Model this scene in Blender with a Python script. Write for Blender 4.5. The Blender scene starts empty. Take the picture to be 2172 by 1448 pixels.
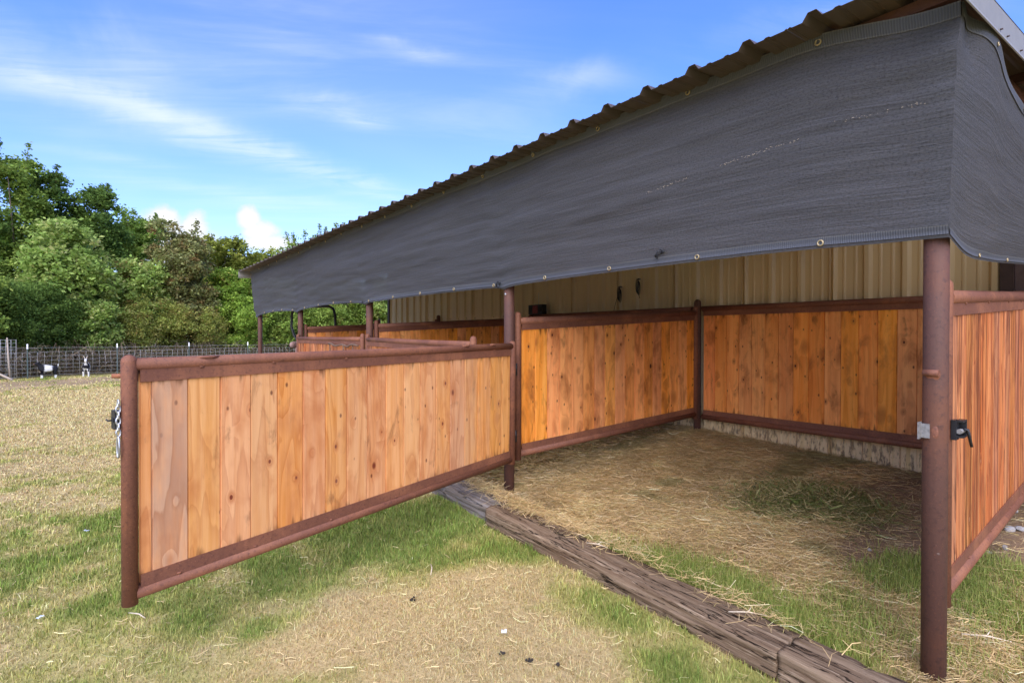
import bpy, bmesh, math, random
import numpy as np
from mathutils import Vector, Matrix
R = math.radians
scene = bpy.context.scene
COL = scene.collection

# ------------------------------------------------------------------ camera
CAM_POS = (0.80, -2.873, 1.362)
F_PX = 1175.0
cam_d = bpy.data.cameras.new("camera"); cam = bpy.data.objects.new("camera", cam_d); COL.objects.link(cam)
cam_d.sensor_width = 36.0; cam_d.lens = 36.0 * F_PX / 2172.0
cam_d.clip_start = 0.05; cam_d.clip_end = 3000
cam.location = CAM_POS
YAW = math.atan2(886.0, F_PX); PITCH = 12.0 / F_PX
fwd = Vector((-math.cos(YAW) * math.cos(PITCH), math.sin(YAW) * math.cos(PITCH), -math.sin(PITCH)))
cam.rotation_euler = fwd.to_track_quat('-Z', 'Y').to_euler()
scene.camera = cam

# ------------------------------------------------------------------ light
SUN_EL, SUN_AZ = 44.0, 132.0            # azimuth clockwise from +Y
sdir = Vector((math.sin(R(SUN_AZ)) * math.cos(R(SUN_EL)), math.cos(R(SUN_AZ)) * math.cos(R(SUN_EL)), math.sin(R(SUN_EL))))
sun_d = bpy.data.lights.new("sun", 'SUN'); sun = bpy.data.objects.new("sun", sun_d); COL.objects.link(sun)
sun_d.energy = 1.5; sun_d.angle = R(75); sun_d.color = (1.0, 0.90, 0.75)
sun.rotation_euler = sdir.to_track_quat('Z', 'Y').to_euler(); sun.location = (0, 0, 30)
vs = scene.view_settings
vs.view_transform = 'Standard'; vs.look = 'None'; vs.gamma = 1.0; vs.use_curve_mapping = False
vs.exposure = 1.6


# ------------------------------------------------------------------ node helper
class NT:
    def __init__(s, tree):
        s.t = tree
        for n in list(tree.nodes): tree.nodes.remove(n)
    def n(s, typ, ins=None, **props):
        nd = s.t.nodes.new(typ)
        for k, v in props.items(): setattr(nd, k, v)
        for k, v in (ins or {}).items():
            sock = nd.inputs[k]
            if isinstance(v, bpy.types.NodeSocket): s.t.links.new(v, sock)
            elif v is not None: sock.default_value = v
        return nd
    def math(s, op, a, b=None, c=None, clamp=False):
        nd = s.t.nodes.new('ShaderNodeMath'); nd.operation = op; nd.use_clamp = clamp
        for i, v in enumerate((a, b, c)):
            if v is None: continue
            if isinstance(v, bpy.types.NodeSocket): s.t.links.new(v, nd.inputs[i])
            else: nd.inputs[i].default_value = v
        return nd.outputs[0]
    def vmath(s, op, a, b=None):
        nd = s.t.nodes.new('ShaderNodeVectorMath'); nd.operation = op
        for i, v in enumerate((a, b)):
            if v is None: continue
            if isinstance(v, bpy.types.NodeSocket): s.t.links.new(v, nd.inputs[i])
            else: nd.inputs[i].default_value = v
        return nd
    def mix(s, f, a, b, mode='MIX'):
        nd = s.t.nodes.new('ShaderNodeMix'); nd.data_type = 'RGBA'; nd.blend_type = mode
        for sock, v in ((nd.inputs[0], f), (nd.inputs[6], a), (nd.inputs[7], b)):
            if isinstance(v, bpy.types.NodeSocket): s.t.links.new(v, sock)
            elif isinstance(v, (int, float)): sock.default_value = v
            else: sock.default_value = (*v, 1) if len(v) == 3 else v
        return nd.outputs[2]
    def ramp(s, f, a, b):            # smooth 0..1 from a to b
        nd = s.t.nodes.new('ShaderNodeMapRange'); nd.interpolation_type = 'SMOOTHSTEP'
        s.t.links.new(f, nd.inputs[0]); nd.inputs[1].default_value = a; nd.inputs[2].default_value = b
        return nd.outputs[0]
    def noise(s, vec, scale, detail=3, rough=0.55, dist=0.0):
        nd = s.n('ShaderNodeTexNoise', {'Vector': vec, 'Scale': scale, 'Detail': detail, 'Roughness': rough, 'Distortion': dist})
        return nd.outputs['Fac']
    def link(s, a, b): s.t.links.new(a, b)


def new_mat(name):
    m = bpy.data.materials.new(name); m.use_nodes = True
    return m, NT(m.node_tree)


def finish(nt, color, rough=0.7, bump=None, bump_d=0.002, spec=0.3, metal=0.0, transl=0.0):
    out = nt.n('ShaderNodeOutputMaterial')
    p = nt.n('ShaderNodeBsdfPrincipled', {'Roughness': rough, 'Metallic': metal, 'Specular IOR Level': spec})
    if isinstance(color, bpy.types.NodeSocket): nt.link(color, p.inputs['Base Color'])
    else: p.inputs['Base Color'].default_value = (*color, 1)
    if bump is not None:
        b = nt.n('ShaderNodeBump', {'Height': bump, 'Strength': 1.0, 'Distance': bump_d})
        nt.link(b.outputs[0], p.inputs['Normal'])
    sh = p.outputs[0]
    if transl > 0:
        tr = nt.n('ShaderNodeBsdfTranslucent')
        if isinstance(color, bpy.types.NodeSocket): nt.link(color, tr.inputs[0])
        else: tr.inputs[0].default_value = (*color, 1)
        mx = nt.n('ShaderNodeMixShader', {0: transl}); nt.link(sh, mx.inputs[1]); nt.link(tr.outputs[0], mx.inputs[2]); sh = mx.outputs[0]
    nt.link(sh, out.inputs[0])


# ------------------------------------------------------------------ world: sky with clouds
world = bpy.data.worlds.new("World"); scene.world = world; world.use_nodes = True
nt = NT(world.node_tree)
tc = nt.n('ShaderNodeTexCoord').outputs['Generated']
sky = nt.n('ShaderNodeTexSky', sky_type='NISHITA', sun_disc=False, sun_elevation=R(SUN_EL), sun_rotation=R(SUN_AZ), altitude=200, air_density=1.0, dust_density=1.6, ozone_density=2.2)
hs = nt.n('ShaderNodeHueSaturation', {'Saturation': 1.12, 'Value': 1.0, 'Color': sky.outputs[0]})
elev = nt.n('ShaderNodeSeparateXYZ', {0: tc}).outputs[2]
skyc = nt.mix(1.0, hs.outputs[0], nt.mix(nt.ramp(elev, .05, .55), (.60, .60, .80), (.35, .48, .82)), 'MULTIPLY')
sep = nt.n('ShaderNodeSeparateXYZ', {0: tc}); zz = nt.math('MAXIMUM', sep.outputs[2], 0.04)
flat = nt.n('ShaderNodeCombineXYZ', {0: nt.math('DIVIDE', sep.outputs[0], nt.math('ADD', zz, 0.12)), 1: nt.math('DIVIDE', sep.outputs[1], nt.math('ADD', zz, 0.12)), 2: 0.0}).outputs[0]
mp = nt.n('ShaderNodeMapping', {'Vector': nt.n('ShaderNodeMapping', {'Vector': flat, 'Rotation': (0, 0, R(-62))}).outputs[0], 'Scale': (0.35, 1.5, 1)}).outputs[0]
iso = nt.noise(tc, 5.5, 5, .6, .3)
wisp = nt.noise(mp, 1.6, 7, 0.6, 0.6)
soft = nt.noise(flat, 0.5, 4, 0.5, 0.3)
cirrus = nt.math('MULTIPLY', nt.ramp(wisp, 0.42, 0.85), nt.ramp(soft, 0.38, 0.72))
cirrus = nt.math('ADD', nt.math('MULTIPLY', cirrus, 0.34), nt.math('MULTIPLY', nt.ramp(soft, .35, .75), .10))
fine = nt.noise(mp, 4.5, 6, 0.65, 1.2)


def streak(d, along, la, lb, amp):
    """An elongated cloud round direction d: la, lb half lengths (radians), along = its long axis."""
    global cirrus
    d = Vector(d).normalized(); a = Vector(along); a = (a - d * a.dot(d)).normalized(); b = d.cross(a)
    pa = nt.vmath('DOT_PRODUCT', tc, tuple(a)).outputs['Value']; pb = nt.vmath('DOT_PRODUCT', tc, tuple(b)).outputs['Value']
    pb = nt.math('ADD', pb, nt.math('MULTIPLY', nt.math('SUBTRACT', iso, 0.5), lb * 3.0))
    front = nt.vmath('DOT_PRODUCT', tc, tuple(d)).outputs['Value']
    e = nt.math('ADD', nt.math('POWER', nt.math('ABSOLUTE', nt.math('DIVIDE', pa, la)), 2), nt.math('POWER', nt.math('ABSOLUTE', nt.math('DIVIDE', pb, lb)), 2))
    g = nt.math('MULTIPLY', nt.math('POWER', 2.718, nt.math('MULTIPLY', e, -1)), nt.math('GREATER_THAN', front, 0))
    g = nt.math('MULTIPLY', nt.math('MULTIPLY', g, nt.ramp(nt.math('ADD', nt.math('MULTIPLY', fine, .6), nt.math('MULTIPLY', iso, .4)), 0.30, 0.66)), amp)
    cirrus = nt.math('ADD', cirrus, nt.math('MULTIPLY', g, .46))


UPV = (0, 0, 1)
streak((-.945, .05, .31), (.25, .97, -.2), .22, .022, .75)
streak((-.93, .24, .29), (.25, .97, -.22), .26, .018, .42)
streak((-.90, .35, .25), (.25, .97, -.20), .20, .018, .35)
streak((-.94, .0, .36), (.25, .97, -.05), .20, .055, .35)
streak((-.79, .42, .45), (.4, .9, 0), .055, .011, .6)
streak((-.88, .29, .37), (.35, .93, 0.05), .06, .016, .6)
streak((-.87, .35, .35), (.35, .93, -.02), .045, .012, .6)
streak((-.66, .63, .41), (.6, .75, .05), .085, .022, .6)
streak((-.83, .37, .47), (.4, .9, .0), .05, .008, .4)
streak((-.96, .19, .225), (.2, .97, -.03), .20, .010, .45)
streak((-.955, .02, .245), (.2, .97, 0), .10, .008, .3)
streak((-.30, .85, .45), (.8, .5, .05), .2, .03, .4)
streak((.4, -.7, .5), (.8, .5, .05), .3, .05, .5)
streak((.7, .3, .45), (-.5, .8, .05), .3, .04, .5)
cirrus = nt.math('MINIMUM', cirrus, 0.9)
c1 = nt.mix(cirrus, skyc, (2.7, 2.75, 2.95))
# cumulus heads low over the trees
n3 = nt.noise(tc, 16, 6, 0.62, 0.2)
cum = None
for d, la, lb in (((-.975, .088, .172), .040, .032), ((-.968, .120, .165), .030, .036), ((-.972, .105, .145), .075, .028), ((-.955, .197, .183), .022, .026), ((-.950, .212, .165), .038, .024), ((-.948, .225, .150), .060, .020), ((-.985, .11, .12), .09, .02),
                  ((.1, -.98, .16), .08, .03), ((.18, -.97, .14), .1, .03), ((.97, .2, .15), .08, .04), ((.2, .97, .13), .1, .03)):
    d = Vector(d).normalized(); a = Vector((-d.y, d.x, 0)).normalized(); b = d.cross(a)
    pa = nt.vmath('DOT_PRODUCT', tc, tuple(a)).outputs['Value']; pb = nt.vmath('DOT_PRODUCT', tc, tuple(b)).outputs['Value']
    fr = nt.math('GREATER_THAN', nt.vmath('DOT_PRODUCT', tc, tuple(d)).outputs['Value'], 0)
    e = nt.math('SQRT', nt.math('ADD', nt.math('POWER', nt.math('ABSOLUTE', nt.math('DIVIDE', pa, la * .8)), 2), nt.math('POWER', nt.math('ABSOLUTE', nt.math('DIVIDE', pb, lb * .8)), 2)))
    v = nt.math('SUBTRACT', nt.math('MULTIPLY', nt.math('SUBTRACT', nt.math('MAXIMUM', nt.math('SUBTRACT', 1.25, e), -4.0), -4.0), fr), 4.0)
    cum = v if cum is None else nt.math('MAXIMUM', cum, v)
cum = nt.math('ADD', cum, nt.math('MULTIPLY', nt.math('SUBTRACT', n3, 0.5), 1.7))
cm = nt.ramp(cum, 0.04, 0.55)
shade = nt.mix(nt.ramp(cum, 0.3, 1.2), (2.0, 2.1, 2.3), (2.75, 2.75, 2.75))
c2 = nt.mix(cm, c1, shade)
bg = nt.n('ShaderNodeBackground', {'Color': c2, 'Strength': 0.15})
wo = nt.n('ShaderNodeOutputWorld'); nt.link(bg.outputs[0], wo.inputs[0])


# ------------------------------------------------------------------ numpy noise
def vnoise(x, y, seed=0):
    xi = np.floor(x).astype(np.int64); yi = np.floor(y).astype(np.int64)
    fx = x - xi; fy = y - yi; fx = fx * fx * (3 - 2 * fx); fy = fy * fy * (3 - 2 * fy)
    def h(a, b):
        v = (a * 374761393 + b * 668265263 + seed * 982451653) & 0xffffffff
        v = ((v ^ (v >> 13)) * 1274126177) & 0xffffffff
        return ((v ^ (v >> 16)) & 0xffff) / 65535.0
    return (h(xi, yi) * (1 - fx) + h(xi + 1, yi) * fx) * (1 - fy) + (h(xi, yi + 1) * (1 - fx) + h(xi + 1, yi + 1) * fx) * fy


def fbm(x, y, seed=0, oct=4):
    x = np.asarray(x, float); y = np.asarray(y, float)
    s = 0; a = .5; t = 0
    for i in range(oct):
        s = s + a * vnoise(x * 2 ** i, y * 2 ** i, seed + i * 17); t += a; a *= .5
    return s / t


def sstep(a, b, x):
    t = np.clip((x - a) / (b - a), 0, 1); return t * t * (3 - 2 * t)


def ground_z(x, y):
    x = np.asarray(x, float); y = np.asarray(y, float)
    A = np.interp(x, [-60, -28, -20, -12, -3.05, 0, 3], [-.33, -.33, -.27, -.05, 0, -.11, -.2])
    s = np.interp(x, [-22, -13, 4, 9], [0, 1, 1, .3])
    z = A + s * (np.clip(y, 0, 3.0) * .088 - .055 * np.clip(-y, 0, 3.2))
    z = z + (fbm(x * .8, y * .8, 5) - .5) * .05 + (fbm(x * 5, y * 5, 9, 3) - .5) * .025
    return z


def gz(x, y): return float(ground_z(np.array([x]), np.array([y]))[0])


# ------------------------------------------------------------------ mesh helpers
def np_mesh(name, V, Fq, cols=None, smooth=False):
    """Mesh from an (n,3) array and an (m,k) face index array, with a colour per vertex."""
    me = bpy.data.meshes.new(name); V = np.asarray(V, np.float32); Fq = np.asarray(Fq, np.int32); m, k = Fq.shape
    me.vertices.add(len(V)); me.vertices.foreach_set('co', V.ravel())
    me.loops.add(m * k); me.loops.foreach_set('vertex_index', Fq.ravel())
    me.polygons.add(m); me.polygons.foreach_set('loop_start', np.arange(0, m * k, k, dtype=np.int32))
    if smooth: me.polygons.foreach_set('use_smooth', np.ones(m, bool))
    if cols is not None:
        ca = me.color_attributes.new('Col', 'FLOAT_COLOR', 'POINT')
        c4 = np.ones((len(V), 4), np.float32); c4[:, :3] = cols; ca.data.foreach_set('color', c4.ravel())
    me.update(calc_edges=True)
    return me


def link(name, me, mat=None, parent=None, loc=None, rot=None):
    o = bpy.data.objects.new(name, me); COL.objects.link(o)
    if mat is not None and not me.materials: me.materials.append(mat)
    if parent is not None: o.parent = parent
    if loc is not None: o.location = loc
    if rot is not None: o.rotation_euler = rot
    return o


def tag(o, label=None, cat=None, group=None, kind=None):
    if label: o['label'] = label
    if cat: o['category'] = cat
    if group: o['group'] = group
    if kind: o['kind'] = kind
    return o


def thing(name, label, cat, loc=(0, 0, 0), rot=(0, 0, 0), group=None):
    o = bpy.data.objects.new(name, None); COL.objects.link(o); o.location = loc; o.rotation_euler = rot; o.empty_display_size = .1
    return tag(o, label, cat, group)


class MB:
    def __init__(s): s.v = []; s.f = []; s.sm = []
    def add(s, vs_, fs, smooth=False):
        b = len(s.v); s.v += [tuple(v) for v in vs_]
        for f in fs: s.f.append([i + b for i in f]); s.sm.append(smooth)
        return s
    def box(s, lo, hi, M=None, chamfer=0):
        (x0, y0, z0), (x1, y1, z1) = lo, hi
        P = [Vector(p) for p in ((x0, y0, z0), (x1, y0, z0), (x1, y1, z0), (x0, y1, z0), (x0, y0, z1), (x1, y0, z1), (x1, y1, z1), (x0, y1, z1))]
        if M is not None: P = [M @ p for p in P]
        return s.add(P, [(0, 3, 2, 1), (4, 5, 6, 7), (0, 1, 5, 4), (1, 2, 6, 5), (2, 3, 7, 6), (3, 0, 4, 7)])
    def tube(s, pts, r, n=12, cap=True, dome=(False, False)):
        pts = [Vector(p) for p in pts]; m = len(pts)
        rr = list(r) if isinstance(r, (list, tuple)) else [r] * m
        if dome[1]:
            d = (pts[-1] - pts[-2]).normalized(); R0 = rr[-1]; e = pts[-1]
            for k in (.35, .65, .88, .99): pts.append(e + d * R0 * k); rr.append(R0 * math.sqrt(max(0, 1 - k * k)))
        if dome[0]:
            d = (pts[0] - pts[1]).normalized(); R0 = rr[0]; e = pts[0]
            for k in (.35, .65, .88, .99): pts.insert(0, e + d * R0 * k); rr.insert(0, R0 * math.sqrt(max(0, 1 - k * k)))
        m = len(pts); V = []; u = None
        for i in range(m):
            t = (pts[min(i + 1, m - 1)] - pts[max(i - 1, 0)]).normalized()
            if u is None:
                u = t.orthogonal().normalized()
            else:
                u = (u - t * u.dot(t)); u = u.normalized() if u.length > 1e-6 else t.orthogonal().normalized()
            w = t.cross(u)
            for k in range(n):
                a = 2 * math.pi * k / n; V.append(pts[i] + (u * math.cos(a) + w * math.sin(a)) * rr[i])
        Fs = [(i * n + k, i * n + (k + 1) % n, (i + 1) * n + (k + 1) % n, (i + 1) * n + k) for i in range(m - 1) for k in range(n)]
        b = len(s.v); s.add(V, Fs, True)
        if cap: s.add([], []); s.f.append([b + k for k in reversed(range(n))]); s.f.append([b + (m - 1) * n + k for k in range(n)]); s.sm += [False, False]
        return s
    def torus(s, c, ax, R0, r, n=14, m=6):
        ax = Vector(ax).normalized(); u = ax.orthogonal().normalized(); w = ax.cross(u); c = Vector(c); V = []
        for i in range(n):
            a = 2 * math.pi * i / n; d = u * math.cos(a) + w * math.sin(a)
            for k in range(m):
                b = 2 * math.pi * k / m; V.append(c + d * (R0 + r * math.cos(b)) + ax * r * math.sin(b))
        return s.add(V, [(i * m + k, ((i + 1) % n) * m + k, ((i + 1) % n) * m + (k + 1) % m, i * m + (k + 1) % m) for i in range(n) for k in range(m)], True)
    def ball(s, c, r, n=10, m=7):
        if not isinstance(r, (list, tuple)): r = (r, r, r)
        V = [(c[0], c[1], c[2] - r[2])]
        for j in range(1, m):
            p = -math.pi / 2 + math.pi * j / m
            for k in range(n):
                a = 2 * math.pi * k / n; V.append((c[0] + r[0] * math.cos(p) * math.cos(a), c[1] + r[1] * math.cos(p) * math.sin(a), c[2] + r[2] * math.sin(p)))
        V.append((c[0], c[1], c[2] + r[2])); Fs = [(0, 1 + (k + 1) % n, 1 + k) for k in range(n)]
        for j in range(m - 2):
            for k in range(n):
                a = 1 + j * n; Fs.append((a + k, a + (k + 1) % n, a + n + (k + 1) % n, a + n + k))
        L = len(V) - 1; a = 1 + (m - 2) * n
        Fs += [(a + k, a + (k + 1) % n, L) for k in range(n)]
        return s.add(V, Fs, True)
    def mesh(s, name):
        me = bpy.data.meshes.new(name); me.from_pydata(s.v, [], s.f); me.polygons.foreach_set('use_smooth', s.sm); me.update(); return me
    def build(s, name, mat, parent=None, loc=None, rot=None): return link(name, s.mesh(name), mat, parent, loc, rot)


# ------------------------------------------------------------------ materials
def obj_coords(nt, scale_rand=(37.0, 61.0, 53.0)):
    o = nt.n('ShaderNodeTexCoord').outputs['Object']; rnd = nt.n('ShaderNodeObjectInfo').outputs['Random']
    off = nt.n('ShaderNodeCombineXYZ', {0: nt.math('MULTIPLY', rnd, scale_rand[0]), 1: nt.math('MULTIPLY', rnd, scale_rand[1]), 2: nt.math('MULTIPLY', rnd, scale_rand[2])}).outputs[0]
    return o, nt.vmath('ADD', o, off).outputs[0], rnd


def scaled(nt, v, s): return nt.n('ShaderNodeMapping', {'Vector': v, 'Scale': s}).outputs[0]


def wood_mat(name, light, mid, ring, knot, stain, stain_amt=.5, ring_amt=.8, vary=.25, grey=(.42, .36, .31), weather=.0, groove=0.0, rough=.62, knot_share=.72, rings=12.0, small=.1):
    m, nt = new_mat(name)
    o, p, rnd = obj_coords(nt)
    # knots
    kv = scaled(nt, p, (7.2, 0.001, 4.6))
    vor = nt.n('ShaderNodeTexVoronoi', {'Vector': kv, 'Scale': 1.0, 'Randomness': 0.9}, feature='F1')
    kd = vor.outputs['Distance']; kc = nt.n('ShaderNodeSeparateColor', {0: vor.outputs['Color']})
    has = nt.math('LESS_THAN', kc.outputs[0], knot_share)
    ksz = nt.math('ADD', 0.060, nt.math('MULTIPLY', kc.outputs[1], 0.115))
    kin = nt.math('MULTIPLY', has, nt.math('SUBTRACT', 1.0, nt.ramp(nt.math('DIVIDE', kd, ksz), 0.72, 1.05)))
    khalo = nt.math('MULTIPLY', has, nt.math('SUBTRACT', 1.0, nt.ramp(nt.math('DIVIDE', kd, ksz), 0.9, 3.6)))
    # growth rings: contours of a stretched noise
    g = nt.noise(scaled(nt, p, (5.5, 1.0, .55)), 1.0, 2, .45, .15)
    g = nt.math('ADD', nt.math('MULTIPLY', g, rings), nt.math('MULTIPLY', khalo, .9))
    wob = nt.noise(scaled(nt, p, (30, 1, 5)), 1.0, 2)
    g = nt.math('ADD', g, nt.math('MULTIPLY', wob, .35))
    fr = nt.math('FRACT', g)
    line = nt.math('POWER', fr, 2.6)
    line = nt.math('MULTIPLY', line, nt.math('SUBTRACT', 1.0, nt.ramp(fr, 0.93, 1.0)))
    fine = nt.noise(scaled(nt, p, (190, 20, 5)), 1.0, 3, .6)
    streaky = nt.noise(scaled(nt, p, (26, 3, 1.3)), 1.0, 4, .6)
    c = nt.mix(nt.ramp(streaky, .3, .72), light, mid)
    c = nt.mix(nt.math('MULTIPLY', line, ring_amt), c, ring)
    c = nt.mix(nt.math('MULTIPLY', nt.ramp(fine, .5, .8), .35), c, ring)
    # per board tone
    hsv = nt.n('ShaderNodeHueSaturation', {'Color': c, 'Hue': nt.math('ADD', .5, nt.math('MULTIPLY', nt.math('SUBTRACT', nt.math('FRACT', nt.math('MULTIPLY', rnd, 7.3)), .5), .010)),
                                         'Saturation': nt.math('ADD', 1.0, nt.math('MULTIPLY', nt.math('SUBTRACT', nt.math('FRACT', nt.math('MULTIPLY', rnd, 13.7)), .5), .14)),
                                         'Value': nt.math('ADD', 1.0, nt.math('MULTIPLY', nt.math('SUBTRACT', rnd, .5), vary))})
    c = hsv.outputs[0]
    # blotches and stains
    bl = nt.noise(scaled(nt, p, (5, 1, 2.2)), 1.3, 4, .6, .4)
    c = nt.mix(nt.math('MULTIPLY', nt.ramp(bl, .47, .72), stain_amt), c, stain)
    dk = nt.noise(scaled(nt, nt.vmath('ADD', p, (9.1, 3.3, 5.2)).outputs[0], (9, 1, 3.4)), 1.0, 5, .65, .5)
    c = nt.mix(nt.math('MULTIPLY', nt.ramp(dk, .57, .74), stain_amt), c, tuple(x * .28 for x in stain))
    c = nt.mix(nt.math('MULTIPLY', khalo, .45), c, stain)
    c = nt.mix(kin, c, knot)
    dots = nt.n('ShaderNodeTexVoronoi', {'Vector': scaled(nt, p, (17, .001, 10)), 'Scale': 1.0}, feature='F1')
    dcol = nt.n('ShaderNodeSeparateColor', {0: dots.outputs['Color']})
    dm = nt.math('MULTIPLY', nt.math('LESS_THAN', dcol.outputs[0], small), nt.math('SUBTRACT', 1.0, nt.ramp(dots.outputs['Distance'], .07, .17)))
    c = nt.mix(nt.math('MULTIPLY', dm, .8), c, tuple(x * .5 for x in knot))
    # grey, sun-bleached boards: amount set per board
    wa = nt.n('ShaderNodeAttribute', attribute_name='weather', attribute_type='OBJECT').outputs['Fac']
    wn = nt.noise(scaled(nt, p, (9, 1, 2.0)), 1.0, 4, .6)
    wf = nt.math('MULTIPLY', nt.math('ADD', wa, weather), nt.ramp(wn, .25, .62), clamp=True)
    c = nt.mix(wf, c, nt.mix(nt.math('MULTIPLY', line, .6), grey, tuple(x * .55 for x in ring)))
    # ragged darker tone towards both board ends
    zlo = nt.n('ShaderNodeAttribute', attribute_name='end_z', attribute_type='OBJECT').outputs['Fac']
    oz = nt.n('ShaderNodeSeparateXYZ', {0: o}).outputs[2]
    en = nt.noise(scaled(nt, p, (22, 1, 3)), 1.0, 4)
    dist_end = nt.math('MINIMUM', oz, nt.math('SUBTRACT', zlo, oz))
    ef = nt.math('MULTIPLY', nt.math('SUBTRACT', 1.0, nt.ramp(nt.math('ADD', dist_end, nt.math('MULTIPLY', nt.math('SUBTRACT', .62, en), .42)), 0.0, .10)), .8)
    c = nt.mix(ef, c, tuple(x * .22 for x in stain))
    h = nt.math('ADD', nt.math('MULTIPLY', fine, .5), nt.math('MULTIPLY', line, -.5))
    bd = .0012
    if groove:
        gr = nt.noise(scaled(nt, p, (22, 2, .4)), 1.0, 3, .6, .2)
        gm = nt.ramp(nt.math('ABSOLUTE', nt.math('SUBTRACT', gr, .5)), .0, .05)
        c = nt.mix(nt.math('MULTIPLY', nt.math('SUBTRACT', 1.0, gm), groove), c, tuple(x * .2 for x in stain))
        lt = nt.ramp(nt.noise(scaled(nt, p, (40, 2, 1.2)), 1.0, 3), .54, .66)
        c = nt.mix(nt.math('MULTIPLY', lt, groove), c, tuple(min(1, x * 1.25) for x in light))
        h = nt.math('ADD', h, nt.math('MULTIPLY', gm, 1.5)); bd = .003
    finish(nt, c, rough, h, bd, spec=.25)
    return m


M = {}
M['wood_gate'] = wood_mat('weathered_gate_wood', (.85, .425, .165), (.75, .320, .090), (.46, .135, .034), (.19, .036, .014), (.48, .140, .036), ring_amt=.42, rings=10.0, knot_share=.85, small=.22, stain_amt=.55, weather=.02, vary=.16, grey=(.52, .315, .20))
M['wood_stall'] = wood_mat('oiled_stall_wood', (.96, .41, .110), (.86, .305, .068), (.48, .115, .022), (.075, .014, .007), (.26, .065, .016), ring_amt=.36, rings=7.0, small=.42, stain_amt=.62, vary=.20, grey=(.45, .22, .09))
M['wood_red'] = wood_mat('grooved_red_wood', (.64, .26, .095), (.46, .135, .043), (.27, .055, .020), (.50, .24, .11), (.19, .045, .022), stain_amt=.62, vary=.34, groove=.6, knot_share=.3)


def rust_mat(name, base, rust, dark, amt=.5, sc=1.0):
    m, nt = new_mat(name)
    o, p, rnd = obj_coords(nt)
    a = nt.noise(p, 3.0 * sc, 5, .6, .3); b = nt.noise(p, 60 * sc, 4, .65); sp = nt.noise(p, 190 * sc, 2, .6)
    c = nt.mix(nt.math('MULTIPLY', nt.ramp(a, .42, .7), amt), base, rust)
    c = nt.mix(nt.math('MULTIPLY', nt.ramp(b, .5, .72), .75), c, dark)
    c = nt.mix(nt.math('MULTIPLY', nt.ramp(sp, .58, .75), amt * .5), c, tuple(min(1, x * 1.7) for x in rust))
    vert = nt.noise(scaled(nt, p, (24, 24, 1.2)), 1.0, 4, .6)
    c = nt.mix(nt.math('MULTIPLY', nt.ramp(vert, .5, .75), .4), c, tuple(x * .7 for x in base))
    pale = nt.noise(p, 26, 5, .7); c = nt.mix(nt.math('MULTIPLY', nt.ramp(pale, .70, .76), .35), c, (.42, .36, .33))
    finish(nt, c, .66, nt.math('ADD', b, nt.math('MULTIPLY', sp, .6)), .0012, spec=.35)
    return m


M['rust'] = rust_mat('rusty_pipe', (.185, .072, .042), (.33, .132, .065), (.095, .037, .028), .75)
M['rust_post'] = rust_mat('old_brown_pipe', (.105, .049, .036), (.18, .068, .033), (.062, .031, .026), .6, .8)
M['rust_raw'] = rust_mat('orange_weld_rust', (.27, .10, .05), (.36, .14, .06), (.15, .06, .04), .8, 2.0)


def plain(name, col, rough=.5, metal=0.0, var=.15, sc=20, bump=.0, spec=.4):
    m, nt = new_mat(name); o, p, rnd = obj_coords(nt)
    a = nt.noise(p, sc, 5, .6)
    c = nt.mix(nt.math('MULTIPLY', nt.ramp(a, .35, .75), 1.0), tuple(min(1, x * (1 + var)) for x in col), tuple(x * (1 - var) for x in col))
    finish(nt, c, rough, a if bump else None, bump, spec=spec, metal=metal)
    return m


M['black_metal'] = plain('black_painted_steel', (.018, .018, .02), .4)
M['galv'] = plain('galvanised_steel', (.52, .53, .54), .38, .85)
M['wire'] = plain('grey_wire', (.56, .56, .54), .5)
M['brass'] = plain('brass_eyelet', (.46, .36, .20), .45, .7)
M['white_trim'] = plain('white_trim_paint', (.25, .235, .21), .5, var=.05)
M['white'] = plain('white_paint', (.82, .82, .80), .5)
M['tpost'] = plain('green_fence_post_paint', (.10, .135, .12), .6)
M['brown_trim'] = plain('dark_brown_trim', (.060, .036, .033), .5)
M['door_brown'] = plain('brown_door_sheet', (.115, .075, .075), .45)
M['bark'] = plain('tree_bark', (.11, .085, .06), .9, var=.4, sc=12)
M['pole'] = plain('weathered_pole_wood', (.33, .27, .21), .85, var=.25, sc=18)
M['stone'] = plain('pale_stone', (.36, .34, .32), .85, var=.3, sc=30, bump=.003)
M['black_plastic'] = plain('black_plastic', (.02, .02, .022), .5)
M['red_plastic'] = plain('dull_red_plastic', (.20, .035, .03), .5)
M['rubber'] = plain('tyre_rubber', (.025, .025, .025), .85)
M['seat'] = plain('faded_pink_vinyl', (.42, .26, .22), .6)
M['scrap'] = plain('white_scrap', (.75, .75, .74), .6)
M['foil'] = plain('blue_white_scrap', (.55, .60, .68), .35)
M['redbit'] = plain('red_scrap', (.55, .10, .06), .6)
M['dung'] = plain('dark_droppings', (.035, .028, .022), .9, var=.4)
M['twig'] = plain('dry_twig', (.60, .50, .36), .8, var=.25)
M['rope'] = plain('old_rope', (.15, .09, .06), .9, var=.3, sc=60)
M['plate'] = plain('dull_grey_steel', (.22, .21, .20), .5, .3, var=.3, sc=60)
M['horn'] = plain('horn', (.55, .48, .38), .5)


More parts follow.
